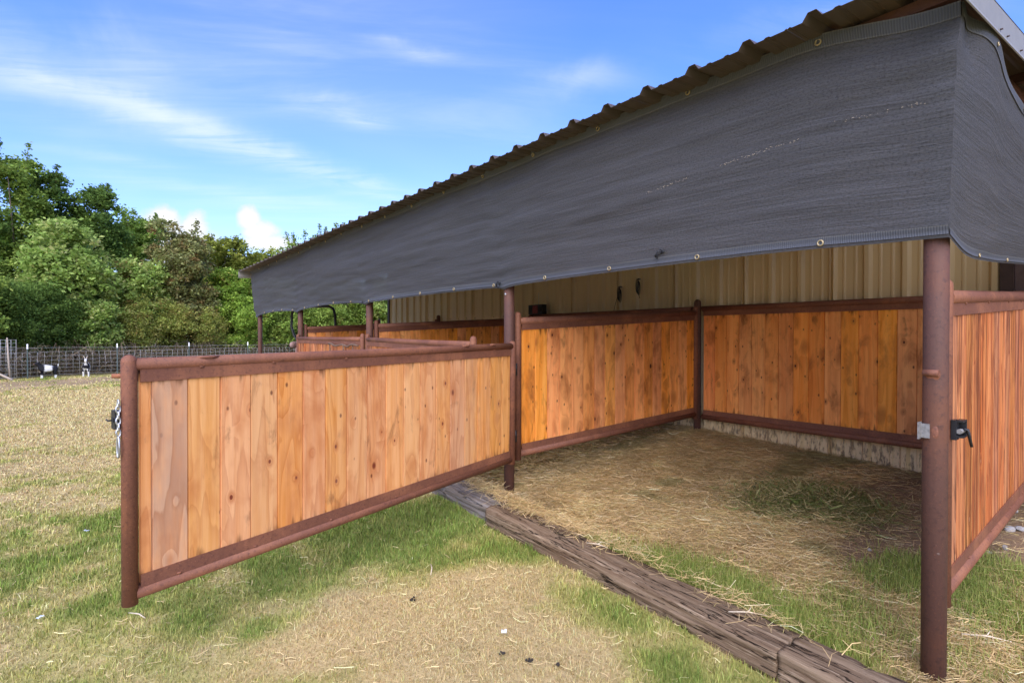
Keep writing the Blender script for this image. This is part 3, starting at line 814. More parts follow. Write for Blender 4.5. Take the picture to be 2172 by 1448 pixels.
def cloth_pt(x, v):
    """x along the front, v 0 bottom .. 1 top."""
    z = zbot(x) + (ztop(x) - zbot(x)) * v
    y = -.062 + (-.178 + .062) * v
    t = bay(x); y = y - .022 * np.sin(np.pi * t) * np.sin(np.pi * v)
    near = np.zeros_like(x)
    for px in PX[1:4]: near += np.exp(-np.abs(x - px) / .22)
    y = y + near * .008 * np.sin(v * 52 + 3 * fbm(x * 2, v * 3, 3)) * np.exp(-v * .7)
    y = y + (fbm(x * .55, z * 4.0, 12, 4) - .5) * .065 + (fbm(x * .9 + z * .6, z * 14, 13, 3) - .5) * .022 + (fbm(x * 2.2, z * .7, 15, 3) - .5) * .03
    fold = sstep(.80, .90, v) * sstep(1.0, .92, v); y = y + fold * .016
    xx = x + (.002 + .055 * v ** 1.3) * sstep(-.9, .06, x)
    return np.stack([xx, y, z], -1)


def grid_mesh(name, fn, us, vs_, uvfn, thick=0.002):
    U, Vv = np.meshgrid(us, vs_); P = fn(U.ravel(), Vv.ravel()); nu, nv = len(us), len(vs_)
    i, j = np.meshgrid(np.arange(nu - 1), np.arange(nv - 1)); a = (j * nu + i).ravel(); Fq = np.stack([a, a + 1, a + nu + 1, a + nu], 1)
    me = np_mesh(name, P, Fq, None, True)
    uvl = me.uv_layers.new(name='UVMap'); uvs = uvfn(U.ravel(), Vv.ravel())
    uvl.data.foreach_set('uv', uvs[Fq.ravel()].astype(np.float32).ravel())
    return me


sc1 = thing('shade_cloth', 'long charcoal shade cloth hung along the front of the shed', 'shade cloth', (0, 0, 0))
us = np.linspace(-12.2, .06, 420); v_ = np.linspace(0, 1, 60)
link('cloth_sheet', grid_mesh('cloth_sheet', cloth_pt, us, v_, lambda u, v: np.stack([u, v * .98], -1)), M['cloth'], sc1)


def band(fn, v0, v1, us, off):
    def g(u, s):
        p = fn(u, v0 + (v1 - v0) * s); p[:, 1] -= off; return p
    return grid_mesh('hem', g, us, np.linspace(0, 1, 4), lambda u, s: np.stack([u, s * .058], -1))


link('hem', band(cloth_pt, -.004, .055, us, .004), M['hem'], sc1); link('hem', band(cloth_pt, .945, 1.004, us, .004), M['hem'], sc1)
gm = MB().torus((0, 0, 0), (0, 1, 0), .0125, .0042, 16, 6).mesh('grommet'); gm.materials.append(M['brass'])
k = 0
for k in range(18):
    x = -.44 - k * .685
    if x < -12: break
    for v in (.026, .972):
        p_ = cloth_pt(np.array([x]), np.array([v]))[0]; link('grommet', gm, None, sc1, (p_[0], p_[1] - .006, p_[2]))
fr = MB(); rng = random.Random(2)
for x0, z0, ln, n in ((-.95, 2.29, .42, 60), (-1.45, 2.24, .30, 40), (-.42, 2.36, .4, 24)):
    for q in range(n):
        t = rng.random(); x = x0 + ln * t; v = np.clip((z0 + .03 * t + rng.gauss(0, .0035) - 1.8) / .96, 0, 1)
        p_ = cloth_pt(np.array([x]), np.array([v]))[0]; fr.tube([(p_[0], p_[1] - .003, p_[2]), (p_[0] + rng.uniform(-.008, .010), p_[1] - .005, p_[2] + rng.uniform(-.003, .003))], .0007, 4)
tag(fr.build('frayed_thread', M['twig'], sc1), kind='stuff')
for x, z in ((-3.05, 1.81), (-6.10, 1.80), (-1.35, 1.87)):
    b_ = MB()
    for q in range(7):
        a = rng.uniform(0, 6.28); b_.tube([(x - .02, -.085, z), (x - .02 + .022 * math.cos(a), -.10, z + .022 * math.sin(a)), (x - .02 + .04 * math.cos(a + .8), -.10, z - .01 + .03 * math.sin(a + .8))], .004, 5)
    b_.build('tie_string', M['black_plastic'], sc1)

YT = [-.175, .05, .25, .33, .41, .52, .71, 1.0, 1.5, 2.0, 2.45, 2.75]; ZT = [2.664, 2.654, 2.642, 2.590, 2.524, 2.493, 2.462, 2.44, 2.43, 2.45, 2.53, 2.66]
YB = [-.062, .03, .13, .25, .6, 1.2, 1.9, 2.5, 2.75]; ZB = [1.772, 1.735, 1.712, 1.705, 1.716, 1.752, 1.765, 1.77, 1.78]


def smooth_interp(x, xp, fp):
    s = 0
    for d in (-.05, -.025, 0, .025, .05): s = s + np.interp(x + d, xp, fp)
    return s / 5


def side_base(u, v):
    yb = -.062 + u * 2.81; ytp = -.175 + u * 2.92
    y = yb + (ytp - yb) * v
    zb_ = smooth_interp(yb, YB, ZB); zt_ = smooth_interp(ytp, YT, ZT)
    z = zb_ + (zt_ - zb_) * v
    x = .062 + .082 * v ** 1.3 + (fbm(y * 1.2, z * 7, 81, 4) - .5) * .022 + .03 * np.sin(np.pi * np.clip(u * 1.1, 0, 1)) * np.sin(np.pi * v)
    x = x - .03 * np.exp(-((u - .05) / .03) ** 2) * sstep(.70, .95, v)
    return np.stack([x, y, z], -1)


def side_pt(u, v):
    u = np.atleast_1d(u).astype(float); v = np.atleast_1d(v).astype(float)
    return side_base(u, v) + (cloth_pt(np.full_like(v, .06), v) - side_base(np.zeros_like(v), v)) * np.exp(-u / .05)[:, None]


sc2 = thing('shade_cloth', 'short grey side piece of shade cloth drooping below the white roof trim', 'shade cloth', (0, 0, 0))
us2 = np.linspace(0, 1, 150)
link('cloth_sheet', grid_mesh('cloth_sheet', side_pt, us2, v_, lambda u, v: np.stack([u * 2.8 + 31, v * .9], -1)), M['cloth'], sc2)


def side_band(v0, v1):
    def g(u, s):
        p = side_pt(u, v0 + (v1 - v0) * s); p[:, 0] += .004; return p
    return grid_mesh('hem', g, us2, np.linspace(0, 1, 4), lambda u, s: np.stack([u * 2.8, s * .058], -1))


link('hem', side_band(-.004, .045), M['white_trim'] if False else M['hem'], sc2); link('hem', side_band(.95, 1.004), M['hem'], sc2)
for y in (.30, .75, 1.3):
    u = (y + .1) / 2.85
    for v in (.02, .975):
        p_ = side_pt(np.array([u]), np.array([v]))[0]; o = link('grommet', gm, None, sc2, (p_[0] + .007, p_[1], p_[2])); o.rotation_euler = (0, 0, R(90)); o.scale = (.6, .6, .6)
tag(sc2, 'short grey side piece of shade cloth drooping below the white roof trim', 'shade cloth')

# ------------------------------------------------------------------ railroad ties in front of the stalls
def tie_mesh(L, w=.225, h=.17, seed=0, n=110):
    nn = 40; V = []
    for q in range(n + 1):
        x = -L / 2 + L * q / n
        for k in range(nn):
            a = 2 * math.pi * k / nn; c_, s_ = math.cos(a), math.sin(a); p = 10.0
            rr = (abs(c_) ** p + abs(s_) ** p) ** (-1 / p); V.append((x, c_ * rr * w / 2, s_ * rr * h / 2))
    V = np.array(V)
    ang = np.tile(np.arange(nn) / nn * 9.0, n + 1)
    d = (fbm(V[:, 0] * 2.0 + seed * 9, ang * 2.2, seed + 90, 4) - .5) * .026 + (fbm(V[:, 0] * 5 + seed * 9, ang * 6, seed + 95, 3) - .5) * .015
    crack = sstep(.06, .0, np.abs(fbm(V[:, 0] * .9 + seed, ang * 2.6, seed + 99, 3) - .5)) * .014
    nrm = V.copy(); nrm[:, 0] = 0; nrm /= np.linalg.norm(nrm, axis=1)[:, None]
    V += nrm * (d - crack)[:, None]
    Fs = []
    for q in range(n):
        for k in range(nn): Fs.append([q * nn + k, q * nn + (k + 1) % nn, (q + 1) * nn + (k + 1) % nn, (q + 1) * nn + k])
    mb = MB(); mb.add(V, Fs, True); mb.f += [list(reversed(range(nn))), [n * nn + k for k in range(nn)]]; mb.sm += [False, False]
    return mb.mesh('railroad_tie')


for x0, x1, y, sd, wv, lb in ((-.405, 1.4, -.425, 1, 0., 'brown railroad tie with clean sawn end, nearest the corner post'), (-2.60, -.410, -.435, 2, 0., 'long dark cracked railroad tie with loose straw lying on top'), (-4.3, -2.606, -.400, 3, .5, 'greyed railroad tie below the hinge end of the open gate')):
    o = link('railroad_tie', tie_mesh(x1 - x0, seed=sd), M['tie']); xm = (x0 + x1) / 2
    zz0, zz1 = gz(x0, y) + .070, gz(x1, y) + .070
    o.location = (xm, y, (zz0 + zz1) / 2 - .02); o.rotation_euler = (R(3 if sd != 1 else 1), -math.atan2(zz1 - zz0, x1 - x0), R(.6 if sd == 2 else -.5)); o['weather'] = wv
    tag(o, lb, 'railroad tie', 'railroad ties along the stall fronts')

# ------------------------------------------------------------------ grass, straw, hay
RNG = np.random.default_rng(4)


def blades(x, y, h, w, lean, col, base_shade=.82, curve=1.0, zoff=None, name='grass', mat=None, label='', cat='grass'):
    """Bent three-segment blades as one mesh."""
    n = len(x); az = RNG.uniform(0, 2 * np.pi, n); la = az + RNG.normal(0, .5, n)
    z0 = ground_z(x, y) - .004 + (0 if zoff is None else zoff)
    side = np.stack([-np.sin(az), np.cos(az), np.zeros(n)], 1); dirv = np.stack([np.cos(la), np.sin(la), np.zeros(n)], 1)
    B = np.stack([x, y, z0], 1); up = np.array([0, 0, 1.0])
    P1 = B + up * (h * .5 * np.cos(lean * .5))[:, None] + dirv * (h * .5 * np.sin(lean * .5))[:, None]
    P2 = P1 + up * (h * .5 * np.cos(lean * 1.35))[:, None] + dirv * (h * .5 * np.sin(lean * 1.35))[:, None]
    hw = (w / 2)[:, None]
    V = np.stack([B - side * hw, B + side * hw, P1 - side * hw * .8, P1 + side * hw * .8, P2], 1).reshape(-1, 3)
    k = np.arange(n)[:, None] * 5
    T = np.concatenate([k + np.array([0, 1, 3]), k + np.array([0, 3, 2]), k + np.array([2, 3, 4])], 1).reshape(-1, 3)
    C = np.repeat(col[:, None, :], 5, 1) * np.array([base_shade, base_shade, .95, .95, 1.1])[None, :, None]  # shade painted into the blade colour: base darkened, tip lightened
    o = link(name, np_mesh(name, V, T, C.reshape(-1, 3)), mat or M['grass']); tag(o, label, cat, kind='stuff'); return o


def sample_lawn(n, r0, r1, pw):
    """Points on the lawn round the viewpoint, thinner with distance."""
    u = RNG.random(n); r = (r0 ** pw + u * (r1 ** pw - r0 ** pw)) ** (1 / pw)
    a = math.pi - YAW + RNG.uniform(-R(60), R(60), n)
    return CAM_POS[0] + r * np.cos(a), CAM_POS[1] + r * np.sin(a), r


def tie_top(x, y): return (np.abs(y + .43) < .10) & (x > -4.3) & (x < 1.4)


x, y, r = sample_lawn(940000, 1.2, 29, .40)
ind = indoor(x, y); keep = (RNG.random(len(x)) > ind * 1.2) & (y < 2.6) & ~tie_top(x, y) & (RNG.random(len(x)) > path(x, y) * .88)
keep &= ((x + 27.97) * .92 + (y + 4.97) * .388 > -.5)
keep &= ~((x > -.2) & (y > 1.4))
x, y, r = x[keep], y[keep], r[keep]; g = greenness(x, y); tf = np.clip(bumps(x, y, TUFTS), 0, 1.4); gb = np.clip(bumps(x, y, GREENS), 0, 1.2)
gsel = np.clip(g + RNG.normal(0, .20, len(x)), 0, 1)
col = lawn_col(x, y, gsel) * (1 + RNG.normal(0, .26, (len(x), 1))) * (1 + RNG.normal(0, .05, (len(x), 3)))
hgt = (.018 + .017 * RNG.random(len(x)) + .022 * g * RNG.random(len(x)) + .030 * tf * RNG.random(len(x)) + .008 * gb * RNG.random(len(x)))
wid = .0019 + .0012 * np.clip(r - 2, 0, 20); hgt = hgt * (1 + .05 * np.clip(r - 3, 0, 15))
clump = fbm(x * 14, y * 14, 41, 3); hgt = hgt * (.45 + 1.15 * clump); col = col * (.70 + .58 * clump)[:, None]
lean = np.abs(RNG.normal(.65, .35, len(x))) * (1.35 - .65 * g) - .18 * tf
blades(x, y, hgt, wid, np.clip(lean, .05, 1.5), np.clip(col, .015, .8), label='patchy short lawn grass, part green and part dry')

# longer green tufts behind the ties and by the corner post
n = 34000; cs = np.array(TUFTS); wgt = cs[:, 3] * cs[:, 2]; ci = RNG.choice(len(cs), n, p=wgt / wgt.sum())
x = cs[ci, 0] + RNG.normal(0, .55, n) * cs[ci, 2]; y = cs[ci, 1] + RNG.normal(0, .45, n) * cs[ci, 2]
kp = ~tie_top(x, y) & (y > -.32); x, y = x[kp], y[kp]; n = len(x)
gsel = np.clip(.85 + RNG.normal(0, .18, n), 0, 1); col = lawn_col(x, y, gsel) * (1 + RNG.normal(0, .2, (n, 1)))
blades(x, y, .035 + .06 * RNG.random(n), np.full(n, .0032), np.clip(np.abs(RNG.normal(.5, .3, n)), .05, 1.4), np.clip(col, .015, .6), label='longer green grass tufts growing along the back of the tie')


def litter(x, y, ln, w, zo, col, tilt, name, label, mat, az=None):
    """Loose stalks lying about: thin bent strips, two segments."""
    n = len(x); az = RNG.uniform(0, 2 * np.pi, n) if az is None else az; bend = RNG.normal(0, .45, n); tl = RNG.normal(0, tilt, n)
    z0 = ground_z(x, y) + zo
    d1 = np.stack([np.cos(az), np.sin(az), tl], 1); d2 = np.stack([np.cos(az + bend), np.sin(az + bend), -tl * .6], 1)
    Mid = np.stack([x, y, z0 + np.abs(tl) * ln * .25], 1); A = Mid - d1 * (ln * .5)[:, None]; Bp = Mid + d2 * (ln * .5)[:, None]
    A[:, 2] = np.maximum(A[:, 2], ground_z(A[:, 0], A[:, 1]) + .001); Bp[:, 2] = np.maximum(Bp[:, 2], ground_z(Bp[:, 0], Bp[:, 1]) + .001)
    s = np.stack([-np.sin(az), np.cos(az), RNG.normal(0, .5, n)], 1) * (w / 2)[:, None]
    V = np.stack([A - s, A + s, Mid - s, Mid + s, Bp - s, Bp + s], 1).reshape(-1, 3); k = np.arange(n)[:, None] * 6
    T = np.concatenate([k + np.array([0, 1, 3, 2]), k + np.array([2, 3, 5, 4])], 1).reshape(-1, 4)
    C = np.repeat(col[:, None, :], 6, 1).reshape(-1, 3)
    o = link(name, np_mesh(name, V, T, C), mat); tag(o, label, 'straw', kind='stuff'); return o


HAY = np.array([(0.672, 0.479, 0.221), (0.744, 0.524, 0.247), (0.576, 0.393, 0.173), (0.504, 0.353, 0.158), (0.432, 0.342, 0.126), (0.72, 0.536, 0.304)])
n = 230000; x = RNG.uniform(-3.3, .3, n); y = -.6 + 3.4 * RNG.random(n) ** 1.05
dn = indoor(x, y) * (1 - .93 * dirtiness(x, y) * (y > .25)) * (1 - .6 * np.clip(bumps(x, y, TUFTS), 0, 1)); far_ok = np.ones(n)
dn = dn * (.35 + 1.1 * fbm(x * 2.6 + 4, y * 2.6, 57, 4)); kp = RNG.random(n) < dn; x, y = x[kp], y[kp]; n = len(x)
col = HAY[RNG.integers(0, len(HAY), n)] * (1 + RNG.normal(0, .16, (n, 1))) * (.70 + .62 * fbm(x * 3.5, y * 3.5, 51))[:, None]
gmask = (fbm(x * 1.8 + 7, y * 1.8, 77, 3) > .64) & (y > .7); col[gmask] = col[gmask] * .55 + np.array((.15, .17, .05)) * .5
litter(x, y, .04 + .10 * RNG.random(n), .0014 + .0014 * RNG.random(n), .004 + .030 * RNG.random(n), np.clip(col, .02, .8), .16, 'straw', 'loose dry straw strewn over the near stall floor', M['straw'])
n = 60000; x = RNG.uniform(-12.1, -3.1, n); y = RNG.uniform(-.35, 2.8, n); kp = RNG.random(n) < indoor(x, y); x, y = x[kp], y[kp]; n = len(x)
col = HAY[RNG.integers(0, len(HAY), n)] * (1 + RNG.normal(0, .16, (n, 1)))
litter(x, y, .10 + .12 * RNG.random(n), .006 + .004 * RNG.random(n), .004 + .02 * RNG.random(n), np.clip(col, .02, .8), .12, 'straw', 'loose dry straw over the floors of the farther stalls', M['straw'])
# straw lying on the ties and thatch over the lawn
n = 2400; x = RNG.choice([-2.9, -2.5, -2.2, -1.95, -1.52, -1.2, -.72, -.55], n, p=[.28, .26, .12, .08, .12, .03, .06, .05]) + RNG.normal(0, .17, n); y = -.36 + RNG.normal(0, .055, n)
col = HAY[RNG.integers(0, len(HAY), n)] * (1 + RNG.normal(0, .2, (n, 1)))
litter(x, y, .05 + .10 * RNG.random(n), .0014 + .001 * RNG.random(n), .160 + .02 * RNG.random(n) - .36 * np.clip(np.abs(y + .43) - .10, 0, .4), np.clip(col, .02, .8), .3, 'straw', 'loose straw lying on top of the railroad ties', M['straw'])
x, y, r = sample_lawn(15000, 1.5, 9, .8); kp = (indoor(x, y) < .3) & ~tie_top(x, y) & (y < -.2); x, y, r = x[kp], y[kp], r[kp]; n = len(x)
col = (STRAW_C * 1.1)[None, :] * (1 + RNG.normal(0, .2, (n, 1))); kk = RNG.random(n) < (1 - .75 * greenness(x, y)); x, y, r, col = x[kk], y[kk], r[kk], col[kk]; n = len(x)
litter(x, y, .025 + .07 * RNG.random(n) ** 2.5, .0009 + .0005 * r, .008 + .022 * RNG.random(n), np.clip(col, .02, .8), .25, 'straw', 'dead pale grass stems lying through the lawn', M['straw'])
# green hay heaps in the stall
n = 9000; ci = RNG.random(n); cx = np.where(ci < .6, -1.22, np.where(ci < .85, -1.42, -1.05)); cy = np.where(ci < .6, 1.52, np.where(ci < .85, 1.18, 1.62)); sp = np.where(ci < .6, .22, .13)
x = cx + RNG.normal(0, 1, n) * sp * 1.2; y = cy + RNG.normal(0, 1, n) * sp; hh = .07 * np.exp(-((x + 1.24) ** 2 / .10 + (y - 1.48) ** 2 / .07))
col = np.array((.16, .195, .05))[None, :] * (1 + RNG.normal(0, .3, (n, 1))); dry = RNG.random(n) < .48; col[dry] = np.array((.46, .36, .16)) * (1 + RNG.normal(0, .2, (dry.sum(), 1)))
hp = litter(x, y, .06 + .10 * RNG.random(n), .0022 + .0016 * RNG.random(n), .01 + (hh + .012) * RNG.random(n), np.clip(col, .015, .6), .35, 'hay_pile', 'scattered heap of green hay on the near stall floor', M['straw'])
tag(hp, cat='hay')

# ------------------------------------------------------------------ litter and stones one by one
def stone_mesh(seed, r):
    bm = bmesh.new(); bmesh.ops.create_icosphere(bm, subdivisions=2, radius=r); rg = random.Random(seed); pl = [(Vector((rg.gauss(0, 1), rg.gauss(0, 1), rg.gauss(0, 1))).normalized(), r * rg.uniform(.55, .85)) for _ in range(7)]
    for v in bm.verts:
        for nn_, dd in pl:
            t = v.co.dot(nn_)
            if t > dd: v.co -= nn_ * (t - dd)
        v.co.z *= .62
    me = bpy.data.meshes.new('stone'); bm.to_mesh(me); bm.free(); return me


sms = [stone_mesh(q, 1.0) for q in range(5)]
rg = random.Random(8)
for k, (x, y, r) in enumerate([(-.22, 2.02, .030), (-.13, 1.95, .038), (-.19, 2.37, .032), (-.2, 1.78, .022), (-.09, 2.0, .034), (-.28, 2.9, .035), (-.09, 1.62, .026), (-.03, 2.2, .036), (.02, 1.85, .030), (-.3, 2.5, .028), (.03, 2.5, .040), (-.05, 2.75, .034), (-.35, 2.2, .020), (.08, 2.1, .028), (-.14, 1.5, .018), (-.62, 1.02, .016), (-.75, .62, .013)]):
    o = link('stone', sms[k % 5], M['stone']); o.location = (x, y, gz(x, y) + r * .3); o.scale = (r, r * rg.uniform(.7, 1.1), r); o.rotation_euler = (0, 0, rg.uniform(0, 6))
    tag(o, 'pale stone lying on bare soil by the right-hand panel', 'stone', 'pale stones on the bare soil')


def twig(x, y, ln, a, label, r=.004, fork=True, zo=.025):
    mb = MB(); z = gz(x, y) + zo; c_, s_ = math.cos(a), math.sin(a)
    mb.tube([(x - c_ * ln / 2, y - s_ * ln / 2, z), (x, y + .008, z + .006), (x + c_ * ln / 2, y + s_ * ln / 2, z)], [r * .7, r, r * .5], 6)
    if fork: mb.tube([(x, y + .008, z + .006), (x + math.cos(a + .9) * ln * .22, y + math.sin(a + .9) * ln * .22, z + .02)], [r * .7, r * .4], 6)
    tag(mb.build('twig', M['twig']), label, 'twig')


twig(.075, .46, .19, .55, 'pale forked twig on the grass right of the corner post', .005)
twig(-2.19, -1.24, .16, -.5, 'pale curled stem on the grass beyond the dry patch', .004, False)
twig(-2.75, -2.70, .14, .5, 'pale straight twig on the grass below the gate end pipe', .004, False)
twig(-1.55, -.46, .15, .3, 'thin grey twig lying on the long railroad tie', .003, True, .168)
twig(-.62, -.40, .17, .7, 'grey forked twig on the dark end of the long railroad tie', .004, True, .155)


def scrap(x, y, s, mat, label, name='scrap', cat='litter', seed=0):
    rg = random.Random(seed); bm = bmesh.new(); bmesh.ops.create_grid(bm, x_segments=4, y_segments=4, size=s)
    for v in bm.verts: v.co.z += rg.uniform(0, s * .9); v.co.x += rg.uniform(-.2, .2) * s
    me = bpy.data.meshes.new(name); bm.to_mesh(me); bm.free(); o = link(name, me, mat); o.location = (x, y, gz(x, y) + .022); o.rotation_euler = (0, 0, rg.uniform(0, 3)); tag(o, label, cat)
    o.modifiers.new('thickness', 'SOLIDIFY').thickness = .0015


scrap(-1.39, -1.27, .013, M['scrap'], 'crumpled white scrap on the dry yellow grass', seed=1)
scrap(-1.77, -.02, .013, M['foil'], 'crumpled bluish foil scrap on straw behind the tie', seed=2)
scrap(-1.33, -.02, .013, M['redbit'], 'small red scrap by the green tufts behind the tie', seed=3)
scrap(-3.05, -3.11, .013, M['foil'], 'small bluish scrap on the grass nearest the viewer', seed=4)
scrap(-4.6, -2.93, .014, M['foil'], 'small bluish scrap on the grass left of the gate end', seed=5)
for x, y in ((-1.16, -1.30), (-1.98, -1.47), (-1.05, -1.22), (-1.28, -1.36)):
    mb = MB(); rg = random.Random(int(-x * 100))
    for q in range(5): mb.ball((x + rg.gauss(0, .010), y + rg.gauss(0, .010), gz(x, y) + .014 + rg.uniform(0, .008)), (.007, .006, .006), 6, 5)
    tag(mb.build('droppings', M['dung']), 'small cluster of dark droppings on the dry grass', 'droppings', 'droppings on the lawn')

# ------------------------------------------------------------------ things on the barn wall
rad = thing('radio', 'small dark radio with antenna standing on the back rail', 'radio', (-5.97, 2.735, 1.702))
MB().box((-.17, -.045, 0), (.17, .045, .15)).build('radio_body', M['black_plastic'], rad)
MB().box((-.06, -.050, .015), (.06, -.0455, .135)).build('front_plate', M['red_plastic'], rad)
for sx in (-.115, .115): MB().tube([(sx, -.0455, .075), (sx, -.052, .075)], .045, 16).build('speaker', M['rubber'], rad)
MB().tube([(.03, 0, .15), (.035, 0, .34)], .003, 6).build('antenna', M['galv'], rad)


def coil(x, z, drop, label):
    t = thing('cable_coil', label, 'cable', (x, 2.80, z))
    MB().tube([(0, .03, 0), (0, -.01, .0)], .01, 8).build('hook', M['black_metal'], t)
    mb = MB()
    for q in range(4): mb.tube([(.012 * q - .02 + .022 * math.sin(a), -.008 - .002 * q, -.085 + .09 * math.cos(a) - .012 * q) for a in np.linspace(0, 2 * math.pi, 14)], .0035, 5, cap=False)
    mb.build('coil', M['black_plastic'], t)
    MB().tube([(0, -.01, .0)] + [(dx, -.012, dz) for dx, dz in drop], .004, 5).build('loose_end', M['black_plastic'], t)


coil(-4.30, 2.02, [(-.03, -.12), (-.08, -.25), (-.13, -.42)], 'black cable coil on the tan wall with a long slanting end')
coil(-3.98, 2.10, [(.0, -.12), (.01, -.2), (.03, -.25)], 'smaller black cable coil on the tan wall, tucked under the cloth')


# ------------------------------------------------------------------ placing things far off
def spot(px, depth):
    """Ground point seen at picture column px at a given depth."""
    lat = (px - 1086) / F_PX * depth; c_, s_ = math.cos(YAW), math.sin(YAW)
    return CAM_POS[0] - (c_ * depth - s_ * lat), CAM_POS[1] + (c_ * lat + s_ * depth)


def height_at(py, depth): return CAM_POS[2] + (712 - py) / F_PX * depth


# ------------------------------------------------------------------ utility vehicle in the far bay
ux, uy = -11.0, 1.02
utv = thing('utility_vehicle', 'dark utility vehicle with bent roll bar parked in the far bay', 'utility vehicle', (ux, uy, gz(ux, uy)), (0, 0, R(221)))
bd = MB().box((-.55, -1.1, .38), (.55, 1.1, .62)); bd.box((-.5, -1.15, .60), (.5, -.55, .88)); bd.box((-.56, .45, .62), (.56, 1.15, .90)); bd.build('body', M['black_plastic'], utv)
MB().ball((0, -.80, .86), (.42, .36, .16), 16, 9).build('hood', M['black_plastic'], utv)
MB().ball((.30, .62, 1.13), (.06, .12, .07), 14, 9).build('fender', M['seat'], utv)
for sx in (-.27, .27):
    s = MB().box((sx - .22, -.25, .62), (sx + .22, .2, .74)); s.box((sx - .22, .18, .72), (sx + .22, .28, 1.12)); s.build('seat', M['seat'], utv)
MB().torus((-.25, -.42, .98), (0, .8, .6), .16, .014, 18, 6).build('steering_wheel', M['rubber'], utv)
for sx in (-.52, .52):
    for sy in (-.75, .75):
        w = MB().torus((0, 0, 0), (1, 0, 0), .21, .095, 20, 10).build('wheel', M['rubber'], utv, (sx, sy, .30)); MB().tube([(-.05, 0, 0), (.05, 0, 0)], .13, 14).build('rim', M['galv'], w)
hb = [(.30, .40, 1.12), (.44, .40, 1.32), (.50, .40, 1.50), (.49, .40, 1.74), (.45, .40, 1.86), (.36, .40, 1.91), (-.36, .40, 1.91), (-.45, .40, 1.86), (-.49, .40, 1.74), (-.50, .40, 1.50), (-.44, .40, 1.32), (-.30, .40, 1.12)]
MB().tube([(.30, .40, .6)] + hb + [(-.30, .40, .6)], .027, 12).build('roll_bar', M['black_metal'], utv)

# ------------------------------------------------------------------ wire fence
FP0 = np.array((-27.97, -4.97)); FD = np.array((-1.22, 2.90))
def fpt(k): p = FP0 + FD * k; return float(p[0]), float(p[1])
fence = thing('wire_fence', 'woven wire fence on white tipped steel posts before the trees', 'fence', (0, 0, 0))
for k in range(-2, 9):
    x, y = fpt(k); z = gz(x, y)
    o = MB().box((-.020, -.004, -.3), (.020, .004, 1.20)).box((-.004, -.02, -.3), (.004, .02, 1.20)).build('fence_post', M['tpost'], fence, (x, y, z))
    MB().box((-.023, -.023, 1.18), (.023, .023, 1.37)).build('post_tip', M['white'], o)
for q, h in enumerate((.10, .24, .40, .56, .72, .88, 1.04, 1.20)):
    pts = []
    for k in np.linspace(-2, 8, 41):
        x, y = fpt(k); pts.append((x, y, gz(x, y) + h + .012 * math.sin(k * 3.1 + q)))
    MB().tube(pts, .0035, 4).build('wire', M['wire'], fence)
st = MB(); rg = random.Random(4); k = -2.0
while k < 8:
    x, y = fpt(k); z = gz(x, y); b_ = rg.gauss(0, .018); st.tube([(x, y, z + .08), (x + b_ * .4, y + b_, z + .55), (x, y + rg.gauss(0, .012), z + 1.04)], .003, 4); k += .075
tag(st.build('stay_wire', M['wire'], fence), kind='stuff')

wp = thing('welded_wire_mesh', 'grey welded wire panel standing at the fence beside the goats', 'wire panel', (*spot(-20, 21.2), 0))
pz = gz(wp.location[0], wp.location[1]); pa = spot(34, 21.6); pvec = Vector((pa[0] - wp.location[0], pa[1] - wp.location[1], 0)); PLn = pvec.length; pvec.normalize()
for q in range(12):
    z = pz + .05 + q * .135; MB().tube([tuple(pvec * -1.2 + Vector((0, 0, z))), tuple(pvec * PLn + Vector((0, 0, z)))], .0055, 4).build('wire', M['wire'], wp)
for q in range(int((PLn + 1.2) / .15) + 1):
    s = PLn - q * .15; MB().tube([tuple(pvec * s + Vector((0, 0, pz))), tuple(pvec * s + Vector((0, 0, pz + 1.54)))], .0055, 4).build('wire', M['wire'], wp)
x0, y0 = spot(21, 21.0); x1, y1 = spot(15, 21.1)
tag(MB().tube([(x0, y0, gz(x0, y0)), (x0 * .4 + x1 * .6, y0 * .4 + y1 * .6, .55), (x1, y1, height_at(716, 21.1))], [.032, .03, .024], 8).build('wooden_pole', M['pole']), 'thin grey wooden pole leaning on the wire panel', 'pole')
x0, y0 = spot(26, 20.6); x1, y1 = spot(-25, 20.9)
tag(MB().tube([(x0, y0, gz(x0, y0) + .04), (x1, y1, height_at(783, 20.9))], [.045, .04], 8).build('log', M['pole']), 'bare grey log lying aslant in front of the wire panel', 'log')

